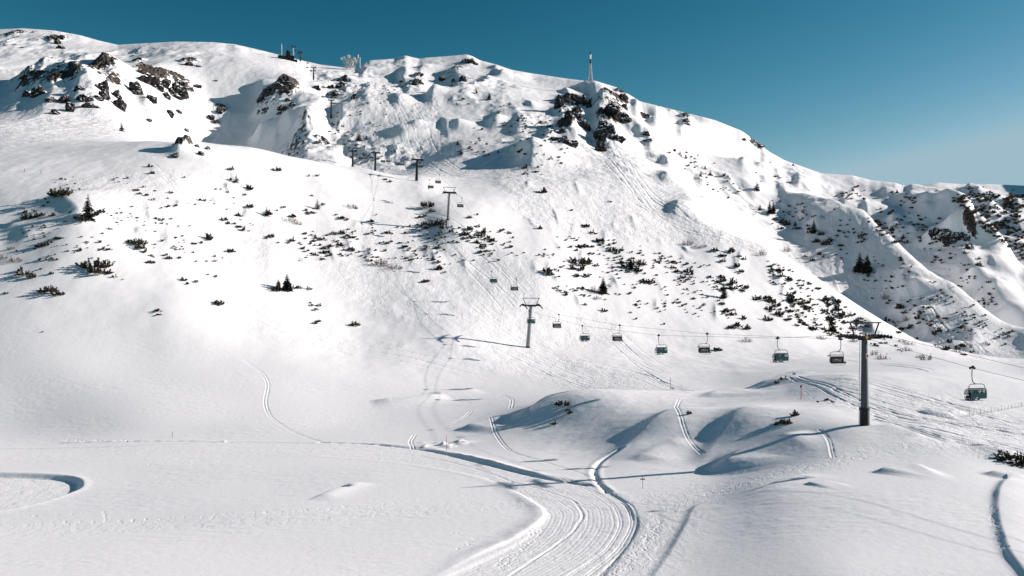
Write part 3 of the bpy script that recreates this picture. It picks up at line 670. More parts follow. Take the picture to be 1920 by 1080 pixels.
# seated skier (one continuous body grown from a skeleton)
def skin_body(name, V, E, Rr, m, sub=1):
    me = bpy.data.meshes.new(name); me.from_pydata(V, E, []); o = bpy.data.objects.new(name, me); COL.objects.link(o)
    md = o.modifiers.new('s', 'SKIN'); sv = me.skin_vertices[0].data
    for i, r in enumerate(Rr): sv[i].radius = (r, r)
    sv[0].use_root = True
    ms = o.modifiers.new('u', 'SUBSURF'); ms.levels = sub; ms.render_levels = sub
    dg = bpy.context.evaluated_depsgraph_get(); nm = bpy.data.meshes.new_from_object(o.evaluated_get(dg))
    o.modifiers.clear(); o.data = nm; nm.name = name; nm.materials.clear(); nm.materials.append(m)
    nm.polygons.foreach_set('use_smooth', [True]*len(nm.polygons)); return o
def make_skier(m, standing=False):
    if standing:
        V = [(0,0,.92),(0,.02,1.18),(0,.05,1.42),(0,.07,1.55),(0,.09,1.68),(-.1,.02,.88),(-.13,.12,.5),(-.14,0,.1),(-.14,.14,.05),(.1,.02,.88),(.13,.12,.5),(.14,0,.1),(.14,.14,.05),
             (-.2,.05,1.40),(-.30,.12,1.12),(-.26,.38,1.05),(.2,.05,1.40),(.30,.12,1.12),(.26,.38,1.05)]
    else:
        V = [(0,0,0),(0,-.04,.25),(0,-.06,.48),(0,-.05,.60),(0,-.03,.73),(-.1,.02,-.02),(-.12,.45,.02),(-.12,.50,-.50),(-.12,.62,-.56),(.1,.02,-.02),(.12,.45,.02),(.12,.50,-.50),(.12,.62,-.56),
             (-.2,-.05,.46),(-.27,.1,.2),(-.16,.36,.14),(.2,-.05,.46),(.27,.1,.2),(.16,.36,.14)]
    E = [(0,1),(1,2),(2,3),(3,4),(0,5),(5,6),(6,7),(7,8),(0,9),(9,10),(10,11),(11,12),(2,13),(13,14),(14,15),(2,16),(16,17),(17,18)]
    Rr = [.16,.16,.15,.07,.10,.11,.085,.07,.06,.11,.085,.07,.06,.08,.06,.045,.08,.06,.045]
    p = skin_body('person', V, E, Rr, m)
    hx = Vector(V[4]); b = MB(); b.tube([hx+Vector((0,0,-.02)), hx+Vector((0,0,.06)), hx+Vector((0,0,.12)), hx+Vector((0,0,.15))], [.135,.13,.09,.03], 10); b.build('helmet', M_helmet, p, True)
    for s_ in (7, 11):
        f = Vector(V[s_]); b = MB(); b.box(f+Vector((0,.15,-.12)), (.1,1.65,.025)); b.box(f+Vector((0,1.02,-.06)), (.09,.2,.02), Matrix.Rotation(0,4,'X')); b.build('ski', M_suit3, p)
    return p
proto_sk = [make_skier(M_suit), make_skier(M_suit2), make_skier(M_suit3)]
used_sk = [False]*3
CH = [ # ascending, teal: grip column, grip row, riders, label
 (1823,690,5,'teal chair with riders, nearest and lowest on the right edge'),
 (1458,634,4,'teal chair between the near tower and the mid slope, left of it'),
 (1235,629,3,'teal chair with dangling legs left of the small shrub'),
 (1092,611,3,'teal chair just right of the second tower'),
 (992,583,0,'teal chair hanging in front of the second tower shaft'),
 (922,509,3,'teal chair alone above and left of the second tower'),
 (805,337,2,'teal chair below the right tower of the crest group'),
 (773,297,0,'teal chair right beside the right tower of the crest group'),
 (742,296,0,''),(716,292,0,''),(694,286,0,''),(674,288,0,''),(656.5,286,0,''),(643.6,263,0,''),(632,237,0,''),
 (614,171,0,''),(604,175,0,''),(606,157,0,''),(582,127,0,''),(575,121,0,''),(562.6,104,0,''),(557.4,96,0,''),(552.5,90,0,'')]
CD = [
 (1576,636,'dark empty chair beside the near tower, arriving at its rollers'),
 (1326,626,'dark empty chair just left of a small round shrub'),
 (1162,610,'dark empty chair between two teal chairs on the lower span'),
 (1048,590,'dark empty chair just right of the second tower head'),
 (968,523,'dark empty chair above the second tower head'),
 (909,444,'dark empty chair in front of the shrub thicket'),
 (866,371,'dark empty chair right of the third tower'),
 (824,328,'dark empty chair above left of the third tower'),
 (790,299,''),(756,297,''),(730,292,''),(708,288,''),(686.6,287,''),(669,281,''),(656,256,''),(644,229,''),(634,204,''),(627,187,''),(612,187,''),(606,157,''),(598,142,''),(591.5,127,''),(577.7,113,''),(571.5,104,''),(566,96,'')]
seg_names = ['near the middle crest', 'below the shaded crags', 'high on the upper slope near the summit']
ropeA, ropeD = [], []
def put_chair(src, first, px, py, off, rz, label, grp, riders, hug):
    y = line_y(px, off); x = C0 + off - K_ * y; z = wz(py, y)
    # keep the rope close to the straight span between the tower heads
    o = src if first else copy_tree(src)
    o.location = (x, y, z); o.rotation_euler = (0, 0, rz); hug.append((x, y, z))
    tag(o, label, 'chairlift chair', grp)
    if riders:
        R_ = Matrix.Rotation(rz, 4, 'Z'); xs = [-1.05,-.63,-.21,.21,.63,1.05]
        pick = {5:[0,1,2,3,5],4:[0,1,3,4],3:[1,2,4],2:[0,1]}[riders]
        for n_, q in enumerate(pick):
            kk = (n_ + int(px)) % 3
            s_ = proto_sk[kk] if not used_sk[kk] else copy_tree(proto_sk[kk]); used_sk[kk] = True
            s_.location = Vector((x, y, z)) + R_ @ Vector((.72 + xs[q], .14, -3.90)); s_.rotation_euler = (0, 0, rz)
            col_ = ['dark', 'maroon', 'blue'][kk]
            tag(s_, f'skier in {col_} suit on the ' + ' '.join(label.split(',')[0].split()[:11]), 'person', 'skiers riding the chairlift')
def seg(px): return 0 if px > 650 else (1 if px > 595 else 2)
first = True
for px, py, rd_, lb in CH:
    lb_ = lb or 'small distant teal chair hanging ' + seg_names[seg(px)]
    put_chair(pc, first, px, py, -GAUGE*1.05, LIFT_RZ, lb_, 'teal chairs going up' if lb else 'teal chairs going up, ' + seg_names[seg(px)], rd_, ropeA); first = False
first = True
for px, py, lb in CD:
    lb_ = lb or 'small distant dark empty chair hanging ' + seg_names[seg(px)]
    put_chair(po, first, px, py, GAUGE*1.05, LIFT_RZ + math.pi, lb_, 'empty chairs coming down' if lb else 'empty chairs coming down, ' + seg_names[seg(px)], 0, ropeD); first = False
for nm, pts, off in (('left', ropeA, -GAUGE), ('right', ropeD, GAUGE)):
    P = list(pts)
    for x, y, z, back in decks:
        P.append((x + lat.x * off + ld.x * back, y + lat.y * off + ld.y * back, z + .40))
    P.sort(key=lambda p: p[1])
    # drop a grip point that sits right beside a tower head
    Q = [P[0]]
    for p in P[1:]:
        if p[1] - Q[-1][1] > 1.5: Q.append(p)
    y0 = 84.0; e = Q[0]; n_ = Q[1]; sl_ = (wz(713 if nm == 'left' else 690, line_y(1920, off)) - e[2]) / (line_y(1920, off) - e[1])
    Q.insert(0, (C0 + off - K_ * y0, y0, e[2] + sl_ * (y0 - e[1])))
    b = MB(); b.tube(Q, [.020 + .00003 * q[1] for q in Q], 6)
    ro = b.build('haul_rope', M_rope)
    tag(ro, ('thin steel haul rope carrying the teal chairs uphill' if nm == 'left' else 'thin steel haul rope carrying the empty dark chairs downhill'), 'cable', 'ropes of the chairlift')

# ------------------------------------------------------------------ summit structures
def at(px, py, y): return Vector((y * (px - 960) / F, y, wz(py, y)))
p = hit(545, 114); st_ = empty('summit_station', (p.x, p.y, p.z), LIFT_RZ); tag(st_, 'dark summit lift station with low boxy hall on the ridge', 'building')
b = MB(); b.box((-11,4,2.8), (9,8,6)); b.build('hall', M_dark, st_)
b = MB(); b.box((-1,4,3), (11,8,8)); b.box((-3,4,9), (5,5,7)); b.tube([(-3,4,12),(-3,4,14.5)], 1.6, 8); b.box((6,4,.5), (5,6,4)); b.build('engine_housing', M_black, st_)
b = MB(); b.box((-11,4,5.95), (9.6,8.6,.3)); b.build('roof', M_galv, st_)
p = hit(528, 108); fl = empty('feather_flag', (p.x, p.y, p.z)); tag(fl, 'tall white feather flag on the ridge left of the summit station', 'flag')
b = MB(); b.tube([(0,0,-3),(0,0,18)], .35, 6); b.build('pole', M_frost, fl)
b = MB()
prof = [(5,.3),(7,1.1),(9,1.4),(11,1.3),(13,1.0),(15,.6),(16.2,.1)]
for i in range(len(prof)-1):
    (za, wa), (zb_, wb_) = prof[i], prof[i+1]
    for yy in (-.05, .05): b.quad((.15,yy,za),(.15+wa,yy+.2,za),(.15+wb_,yy+.2,zb_),(.15,yy,zb_))
b.build('cloth', M_white, fl)
# communications rack crusted with frost
p = hit(656, 130); rk_ = empty('antenna_station', (p.x, p.y, p.z)); tag(rk_, 'frost crusted pale antenna platform with dishes on the saddle', 'antenna station')
s1 = 1290 / F
b = MB()
for x_ in (-4, 0, 4):
    for y_ in (-3, 3): b.tube([(x_,y_,-2),(x_,y_,13)], .45, 5)
for z_ in (3.5, 8, 12.5):
    for y_ in (-3, 3): b.tube([(-10 if z_ < 5 else -9,y_,z_),(9,y_,z_)], .35, 5)
for x_ in (-4, 0, 4): b.tube([(x_,-3,3.5),(x_,3,8)], .25, 4); b.tube([(x_,-3,8),(x_,3,12.5)], .25, 4)
b.tube([(-4,-3,3.5),(0,-3,8),(4,-3,12.5)], .25, 4); b.tube([(4,-3,3.5),(0,-3,8),(-4,-3,12.5)], .25, 4); b.build('platform_frame', M_frost, rk_)
b = MB(); b.box((0,0,13.2), (14,7,.7)); b.box((-1,0,10.2), (8,6,3.5)); b.box((0,0,3.8), (13,7,.6)); b.build('deck', M_frost, rk_)
for x_, z_, r_ in ((-10,13.5,1.9),(-6.5,15,1.5),(-1,16.5,2.3),(6.5,13.5,2.0),(8,10.5,1.6),(-2,9,1.5)):
    b = MB(); b.disc((x_,-3.6,z_), (.2,1,.1), r_, .8, 14); b.tube([(x_,-3,z_),(x_,-2,z_-3)], .3, 5); b.build('dish', M_white, rk_)
b = MB(); b.tube([(11,0,9),(11,0,19.5)], .85, 8); b.tube([(13.5,0,-1),(13.5,0,16)], .6, 8); b.tube([(4,0,9),(13.5,0,9)], .4, 5); b.build('mast', M_frost, rk_)
# lattice mast
p = hit(1107, 155); ms_ = empty('transmitter_mast', (p.x, p.y, p.z - 1)); tag(ms_, 'slender lattice transmitter mast with dark and white bands on the peak', 'mast')
Hm = 60 * p.y / F
b = MB(); w0, w1_ = 2.6, .8; ht = Hm * .62
for sx in (-1,1):
    for sy in (-1,1): b.tube([(sx*w0,sy*w0,-2),(sx*w1_,sy*w1_,ht)], .24, 4)
n = 12
for q in range(n):
    ta, tb = q/n, (q+1)/n; wa, wb_ = w0+(w1_-w0)*ta, w0+(w1_-w0)*tb
    for sy in (-1,1):
        b.tube([(-wa,sy*wa,ht*ta),(wb_,sy*wb_,ht*tb)], .14, 4); b.tube([(wa,sy*wa,ht*ta),(-wb_,sy*wb_,ht*tb)], .14, 4); b.tube([(-wb_,sy*wb_,ht*tb),(wb_,sy*wb_,ht*tb)], .12, 4)
        b.tube([(sy*wa,-wa,ht*ta),(sy*wb_,wb_,ht*tb)], .14, 4)
b.build('lattice', M_frost, ms_)
for z0, z1, m_, r_ in ((ht,ht+.14*Hm,M_base,1.0),(ht+.14*Hm,ht+.28*Hm,M_white,.95),(ht+.28*Hm,Hm*.97,M_base,.8)):
    b = MB(); b.tube([(0,0,z0),(0,0,z1)], r_, 10); b.build('band', m_, ms_)
b = MB(); b.tube([(0,0,Hm*.97),(0,0,Hm*1.04)], .25, 6); b.build('aerial', M_dark, ms_)

# ------------------------------------------------------------------ piste markers
def pole(px, py, hpx, label, m=M_dark, kind='plain', name='piste_marker', r=.035):
    g = hit(px, py); H = hpx * g.y / F; o = empty(name, g); tag(o, label, 'marker pole')
    b = MB(); b.tube([(0,0,-.5),(0,0,H)], max(r, .00022 * g.y), 6); b.build('pole', m, o)
    if kind == 'cross':
        b = MB(); b.box((0,0,H*.80), (.68,.05,.17)); b.build('crossbar', M_red, o)
        b = MB(); b.box((0,-.03,H*.80), (.1,.02,.14)); b.build('badge', M_dark, o)
    if kind == 'disc':
        b = MB(); b.disc((0,0,H-.05), (0,1,0), .24, .06, 12); b.build('disc', M_dark, o)
    if kind == 'box':
        b = MB(); b.box((.5,0,.3), (.5,.4,.6)); b.box((.9,0,.15), (.3,.3,.3)); b.build('snow_gauge', M_frost, o)
    return o
pole(1205, 916, 22, 'thin red pole with a dark red crossbar beside the groomed run', M_red, 'cross')
pole(1502, 749, 25, 'dark red marker pole with round head left of near tower', M_red, 'disc', r=.06)
pole(1257, 730, 22, 'thin dark pole beside a small frosted gauge box', M_dark, 'box')
pole(837, 846, 30, 'thin red pole beside the ploughed snow heap', M_red, r=.03)
pole(323, 820, 11, 'short leaning dark pole at the far edge of the flat field', M_dark, r=.03)
pole(77, 326, 7, 'tiny marker pole on the left crest, right one of two', M_dark)
pole(46, 322, 6, 'tiny marker pole on the left crest, left one of two', M_dark)
# safety net at the right edge
g0 = hit(1818, 781); g1 = hit(1919, 763); nf = empty('safety_net', g0); tag(nf, 'low dotted safety net along the piste on the right edge', 'fence')
g2 = g0 + (g1 - g0) * 1.35
n = 22
for q in range(n):
    c = g0 + (g2 - g0) * q / (n - 1); c.z = ground_z(c.x, c.y); c = c - g0
    b = MB(); b.tube([c+Vector((0,0,-.2)), c+Vector((0,0,1.0))], .03, 5); b.build('post', M_frost if q % 3 else M_dark, nf)
b = MB()
for z_ in (.3, .6, .9):
    P = []
    for q in range(n):
        c = g0 + (g2 - g0) * q / (n - 1); c.z = ground_z(c.x, c.y); P.append(c - g0 + Vector((0,0,z_)))
    b.tube(P, .012, 4)
b.build('netting', M_frost, nf)
# ------------------------------------------------------------------ vegetation and rocks
def pine_mesh(name, seed, stems=16, tufts=9, w=1.0, h=.5, spread=1.0, m=None, leaf=.11, bare=False):
    """dwarf pine about one unit wide: many arching stems carrying upright needle tufts"""
    R_ = random.Random(seed); v = []; f = []; sn = []
    def tri(c, d, up, L_, W_):
        a = d.cross(up)
        if a.length < 1e-3: a = Vector((1,0,0))
        a.normalize(); n = len(v); v.extend([tuple(c - a*W_), tuple(c + a*W_), tuple(c + d*L_ + a*W_*.5), tuple(c + d*L_ - a*W_*.5)]); f.append((n, n+1, n+2, n+3))
    for s_ in range(stems):
        an = R_.uniform(0, 2*math.pi); r0 = R_.random()**.8*.24*spread; base = Vector((math.cos(an)*r0, math.sin(an)*r0*.8, -.03))
        a2 = an + R_.uniform(-.6, .6); q0 = R_.random(); out = (.06 + .36*q0)*w*R_.uniform(.7,1.1); hh = h*(1.05 - .75*q0)*R_.uniform(.6, 1.15)
        P = [base + Vector((math.cos(a2), math.sin(a2), 0))*out*t**.8 + Vector((0,0,hh*t**1.1)) for t in (0,.25,.5,.75,1)]
        for i in range(4):
            d = P[i+1]-P[i]; tri(P[i], d.normalized(), Vector((R_.uniform(-1,1),R_.uniform(-1,1),.2)), d.length, .010 if not bare else .012)
        if bare:
            for q in range(5):
                t = R_.uniform(.3,1); c = P[int(t*3.99)]; d = Vector((R_.uniform(-1,1),R_.uniform(-1,1),R_.uniform(.4,1.4))).normalized(); tri(c, d, Vector((R_.uniform(-1,1),R_.uniform(-1,1),0)), R_.uniform(.06,.16), .006)
            continue
        for q in range(tufts):
            t = .35+.65*(q/tufts); i = min(int(t*4), 3); c = P[i].lerp(P[i+1], t*4-i)
            if R_.random() < .10 and q > 1:
                n = len(v); z_ = c.z + .015; e_ = leaf*.34
                v.extend([(c.x-e_, c.y-e_*.8, z_), (c.x+e_, c.y-e_*.8, z_), (c.x+e_*.8, c.y+e_, z_+.01), (c.x-e_*.8, c.y+e_, z_+.01), (c.x, c.y, z_+leaf*.3)])
                for t4 in ((0,1,4),(1,2,4),(2,3,4),(3,0,4)): sn.append(len(f)); f.append(tuple(n+i4 for i4 in t4))
            for k in range(5):
                d = Vector((R_.uniform(-1,1),R_.uniform(-1,1),R_.uniform(.0,1.3))).normalized(); tri(c + d*.01, d, Vector((R_.uniform(-1,1),R_.uniform(-1,1),R_.uniform(-1,1))), R_.uniform(.5,1)*leaf, leaf*.27)
    me = bpy.data.meshes.new(name); me.from_pydata(v, [], f); me.materials.append(m or M_pine); me.materials.append(M_clump)
    for i_ in sn: me.polygons[i_].material_index = 1
    return me
M_clump = pm('snow_clump', (.86, .87, .89), .7, 0, .03)
PINES = [pine_mesh('dwarf_pine', 10+i, stems=12+3*(i % 3), tufts=8, h=[.42,.55,.38,.62,.48,.34][i], spread=[1,.8,1.0,.7,.9,1.0][i]) for i in range(6)]
BROWNS = [pine_mesh('brown_shrub', 40+i, stems=34, w=1.0, h=.5, m=M_brown, bare=True, spread=1.4) for i in range(2)]
CLUMPS = [pine_mesh('pine_thicket', 60+i, stems=44, tufts=9, h=.42, spread=1.9, leaf=.07) for i in range(3)]

LAND = [(165,400,'the tall lone left spruce'),(180,500,'the big left thicket'),(535,530,'the paired spruces'),(840,380,'the third lift tower'),
        (990,600,'the second lift tower'),(1130,535,'the small central spruce'),(1620,490,'the broad right spruce'),(1621,700,'the near lift tower'),(715,495,'the brown bushes'),
        (1090,495,'the densest central thicket'),(1193,497,'the second central thicket'),(900,440,'the snowy thicket'),(720,310,'the three crest towers'),(1107,150,'the transmitter mast'),
        (1447,385,'the twin gully spruces'),(1526,425,'the slim shaded spruce'),(1060,760,'the valley hummock'),(600,470,'the scattered thicket'),(250,455,'the round left shrub'),(1370,540,'the right shoulder shrubs'),
        (1850,430,'the far right ridge'),(420,350,'the left crest'),(1895,860,'the right picture edge'),(1700,400,'the upper right slope'),(1250,330,'the skied gully'),(330,290,'the left crest rocks'),(1240,655,'the middle teal chair'),(1780,640,'the right spur foot')]
def where(px, py, kind):
    best = min(LAND, key=lambda l: (l[0]-px)**2 + 1.6*(l[1]-py)**2); dx, dy = px-best[0], py-best[1]
    if math.hypot(dx, dy) < 14: d = 'right beside'
    elif abs(dx) > 1.3*abs(dy): d = 'to the right of' if dx > 0 else 'to the left of'
    elif abs(dy) > 1.3*abs(dx): d = 'below' if dy > 0 else 'above'
    else: d = ('below' if dy > 0 else 'above') + (' and right of' if dx > 0 else ' and left of')
    return d + ' ' + best[2], best[2]
NAMED = {}
def plant(px, py, wpx, kind='pine', label=None):
    g = hit(px, py + 1); W = wpx * g.y / F * 1.25
    if kind == 'pine' and wpx >= 20: me = CLUMPS[(px + py) % 3] if isinstance(px, int) else CLUMPS[int(px) % 3]
    elif kind == 'brown': me = BROWNS[int(px) % 2]
    else: me = PINES[int(px * 7 + py) % 6]
    o = bpy.data.objects.new('brown_shrub' if kind == 'brown' else ('pine_thicket' if wpx >= 20 else 'dwarf_pine'), me); COL.objects.link(o)
    o.location = g - Vector((0, 0, .05 * W)); fh = random.uniform(.75, 1.1)
    o.scale = (W * 1.15, W * 1.15, W * fh * random.choice([1.0, 1.15, 1.3, 1.6] if wpx < 16 else [1.0, 1.15])); o.rotation_euler = (0, 0, random.uniform(0, 6.28))
    pos, lm = where(px, py, kind)
    sz = 'tiny' if wpx < 7 else ('small' if wpx < 12 else ('mid sized' if wpx < 20 else 'wide'))
    nm = 'brown bare shrub' if kind == 'brown' else ('dark pine thicket' if wpx >= 20 else 'dark dwarf pine')
    lb = label or f'{sz} {nm} {pos}'
    tag(o, lb, 'shrub', f'{nm}s by {lm}')
    return o
random.seed(21)
L1 = """115,367,30 88,380,8 94,359,5 48,398,10 64,396,8 68,407,16 80,404,10 100,404,12 50,410,18 131,399,6 140,409,8 190,398,14 158,412,22 180,403,18 207,429,9 193,438,5 110,447,16 97,455,8 86,460,12 75,463,10 68,463,8 125,459,5 162,454,6 187,454,8 149,470,9 75,488,8 97,485,9 106,487,7 194,467,10 203,468,10 255,457,22 264,466,18 273,472,9 283,479,6 311,479,8 317,485,10 337,484,8 280,492,9 287,493,8 392,449,18 378,456,8 364,457,10 304,452,8 330,446,6 433,472,14 402,481,6 402,490,7 345,525,12 352,533,8 368,529,8 390,515,5 405,519,8 178,500,34 190,511,26 216,519,11 163,502,15 230,524,4 45,515,20 60,520,14 38,508,12 76,505,6 97,513,9 92,547,26 110,552,16 10,550,9 238,334,6 255,356,11 262,364,8 276,367,8 270,351,6 288,375,8 315,372,5 320,362,8 291,358,5 316,388,8 330,386,7 302,390,5 285,325,9 346,333,6 282,312,10 432,318,12 432,337,8 468,355,16 459,366,7 468,388,15 375,376,8 385,377,8 420,412,14 428,419,12 440,420,8 447,425,12 457,432,10 467,433,5 448,405,12 292,410,6 307,412,7
518,319,16 580,330,6 595,330,7 724,337,7 732,341,8 504,402,15 520,395,6 550,406,12 532,390,8 584,399,18 575,395,8 605,384,8 585,367,6 669,391,6 630,403,6 640,409,12 650,412,8 802,387,20 810,396,14 790,407,12 797,405,9 795,421,12 800,428,10 820,422,24 835,428,18 846,435,9 826,437,9 697,415,11 705,403,5 508,444,13 500,447,7 547,452,12 540,456,8 522,455,5 572,439,8 592,447,8 587,434,4 640,438,12 650,443,8 663,446,7 637,461,14 620,462,9 658,468,12 606,466,9 612,473,16 620,478,9 600,460,7 590,478,9 606,486,9 642,480,6 568,467,5 697,437,6 727,437,12 712,457,7 725,456,9 750,455,9 760,463,12 768,466,6 705,470,7 722,471,8 766,470,7 762,484,9 780,479,7 742,484,5 822,505,14 834,511,6 797,528,11 804,527,6 898,443,18 908,437,14 880,430,13 895,425,10 870,440,14 914,448,17 924,452,11 880,446,13 895,456,12 900,464,8 940,433,8 955,437,9 880,408,9 895,403,7 820,464,10 889,489,6 900,473,9
520,545,16 548,541,14 560,540,10 580,542,10 975,285,12 985,290,8 983,315,9 1001,322,9 1020,361,13 1010,360,9 1071,395,7 1143,378,9 1098,425,16 1113,438,13 1012,429,9 1125,452,18 1152,457,8 1090,463,17 1100,462,12 1111,463,7 1070,464,8 1080,470,8 1148,470,17 1158,474,12 1165,470,9 1104,476,14 1085,494,26 1091,506,18 1074,505,14 1102,490,14 1116,498,13 1025,509,18 1031,515,11 1098,518,13 1080,518,11 1193,496,20 1196,509,16 1170,500,17 1165,493,12 1178,510,9 1220,530,17 1208,528,11 1262,502,11 1270,510,11 1280,520,12 1290,510,14 1298,515,10 1260,492,7 1290,525,8 1340,470,13 1355,480,13 1370,473,14 1385,480,9 1395,486,9 1355,490,12 1380,500,12 1390,510,12 1355,521,10 1360,541,17 1376,541,16 1390,546,12 1400,538,9 1264,282,8 1325,333,5 1357,330,11 1375,345,5 1385,360,6 1365,372,7 1300,560,10 1190,540,7 1040,540,9 1048,545,11 1060,548,11 1062,553,9 1048,538,6 1093,541,8 1097,571,9 1133,583,12 1193,598,6 1245,608,6 1182,586,5
1055,758,20 1068,775,11 1063,770,8 1038,795,12 1292,776,9 1470,711,14 1490,702,6 1457,718,9 1550,750,11 1561,755,8 1533,754,6 1490,779,16 1470,793,20 1455,796,10 1344,656,18 590,606,9 597,602,9 584,573,8 592,582,8 597,573,10 583,568,6 666,610,15 295,583,12 297,590,9 412,570,18 405,567,8 80,622,4 1370,615,14 1400,617,13 1395,598,11 1352,570,12 1360,585,14 1375,590,13 1430,560,22 1445,565,15 1415,562,12 1330,520,11 1440,600,16 1460,590,14 1475,600,12 1895,862,38 1909,872,24"""
n_ind = 0; ALLP = [tuple(map(float, tkn.split(','))) for tkn in L1.split()]
for a_, b_, c_ in [(712,494,26),(740,503,22),(722,498,16),(541,413,20),(558,420,12),(658,388,16),(28,490,20),(5,485,14),(22,466,12),(1114,548,22),(1120,560,14),(1430,478,13),(1290,458,18),(1305,464,14),(1320,462,10),(1540,635,18),(1655,673,20),(1640,665,12),(1738,674,20),(1725,670,12),(1700,657,14),(1600,640,16),(1705,645,16),(1690,640,12),
        (1500,592,14),(1490,583,12),(1525,600,12),(1630,610,12),(1680,606,14),(1475,470,12),(1795,660,16),(1815,650,14),(1850,645,12),(1760,652,10),(1700,600,13),(1745,590,12),(1660,560,14),(1400,640,15)]:
    plant(float(a_), float(b_), float(c_), 'brown'); n_ind += 1
# belts of dwarf pine on the right-hand slopes: the larger ones singly, the dusting as one mass
def poly_pts(poly, n, seed, clump=18):
    R_ = random.Random(seed); P = np.array(poly, float); out = []; x0, y0 = P.min(0); x1, y1 = P.max(0); cs = []
    t_ = 0
    while len(out) < n and t_ < n*60:
        t_ += 1
        if cs and R_.random() < .7: c = R_.choice(cs); x = R_.gauss(c[0], clump); y = R_.gauss(c[1], clump*.55)
        else: x = R_.uniform(x0, x1); y = R_.uniform(y0, y1); cs.append((x, y))
        if inpoly(P, np.array([x]), np.array([y]))[0]: out.append((x, y))
    return out
BELTS = [([(1440,480),(1500,512),(1560,556),(1620,600),(1668,628),(1650,655),(1560,630),(1500,615),(1440,585),(1420,540)], 50, 7, 17, 1),
         ([(1440,395),(1500,400),(1570,440),(1600,500),(1560,520),(1480,460)], 24, 7, 14, 2),
         ([(1590,370),(1700,395),(1780,440),(1700,470),(1620,410)], 16, 7, 13, 3),
         ([(1760,420),(1830,470),(1850,520),(1800,480),(1750,450)], 14, 7, 13, 4),
         ([(1640,560),(1760,600),(1900,680),(1740,655),(1660,610)], 18, 7, 14, 5),
         ([(1340,520),(1420,530),(1440,610),(1380,615),(1345,570)], 14, 7, 14, 7)]
for poly, n_, a_, b_, sd_ in BELTS:
    ALLP += [(x, y, random.uniform(a_, b_)) for x, y in poly_pts(poly, n_, sd_)]
# of every dwarf pine, the 290 showing largest stand singly; the small rest joins the ground cover
big_ = [p for p in ALLP if p[2] >= 20]; sm_ = sorted([p for p in ALLP if p[2] < 20], key=lambda p: -p[2])
for a_, b_, c_ in big_ + sm_[:290]:
    plant(a_, b_, c_, label='large dark dwarf pine throwing spiky shadows at the right edge' if a_ == 1895 else None); n_ind += 1
# far scattered dusting
sv, sf, smi = [], [], []
def dust(poly, n, a, b, seed, clump=16):
    for x, y, wp_ in ([(x, y, random.uniform(a, b)) for x, y in poly_pts(poly, n, seed, clump)] if poly else sm_[290:]):
        g = hit(x, y + 1); W = wp_ * g.y / F * 1.2
        br_ = int(random.random() < .3)
        for k in range(9):
            c = g + Vector((random.gauss(0,.16)*W, random.gauss(0,.16)*W, 0)); c.z += random.uniform(0,.26)*W
            for q in range(3):
                d = Vector((random.uniform(-1,1),random.uniform(-1,1),random.uniform(.3,1.5))).normalized()*W*.36; a_ = d.cross(Vector((random.uniform(-1,1),random.uniform(-1,1),random.uniform(-1,1)))).normalized()*W*.08
                n0 = len(sv); sv.extend([tuple(c-a_), tuple(c+a_), tuple(c+d+a_*.6), tuple(c+d-a_*.6)]); sf.append((n0,n0+1,n0+2,n0+3)); smi.append(br_)
dust(None, 0, 0, 0, 0)
dust([(1780,370),(1850,360),(1925,365),(1925,490),(1870,450),(1830,420)], 300, 3, 10, 11)
dust([(1740,350),(1925,350),(1925,380),(1780,372)], 40, 3, 6, 12)
dust([(1440,480),(1560,556),(1668,628),(1700,665),(1560,630),(1440,585)], 260, 3, 7.5, 13, 11)
dust([(1560,340),(1700,360),(1800,440),(1900,600),(1900,680),(1700,640),(1560,470)], 330, 3, 8, 14)
dust([(930,210),(1060,230),(1080,330),(980,330)], 70, 3, 7, 15)
dust([(1240,280),(1440,300),(1560,400),(1440,430),(1300,330)], 80, 3, 6, 16)
dust([(560,430),(800,420),(960,430),(1000,470),(900,500),(700,490),(560,490)], 230, 3, 7, 17, 11)
dust([(1000,440),(1180,450),(1340,500),(1420,600),(1250,590),(1100,560),(1020,520)], 280, 3, 7, 18, 12)
dust([(60,330),(330,330),(480,370),(480,500),(200,500),(20,480)], 150, 2.5, 6, 19)
dust([(600,150),(760,150),(700,260),(620,260)], 40, 3, 6, 20)
dust([(820,180),(960,180),(940,290),(860,300)], 30, 3, 7, 22)
me = bpy.data.meshes.new('shrub_cover'); me.from_pydata(sv, [], sf); me.materials.append(M_pine); me.materials.append(M_brown); me.polygons.foreach_set('material_index', smi)
o = bpy.data.objects.new('shrub_cover', me); COL.objects.link(o); tag(o, 'sparse low dwarf pine tips poking through the snow across the slopes', 'ground cover', None, 'stuff')

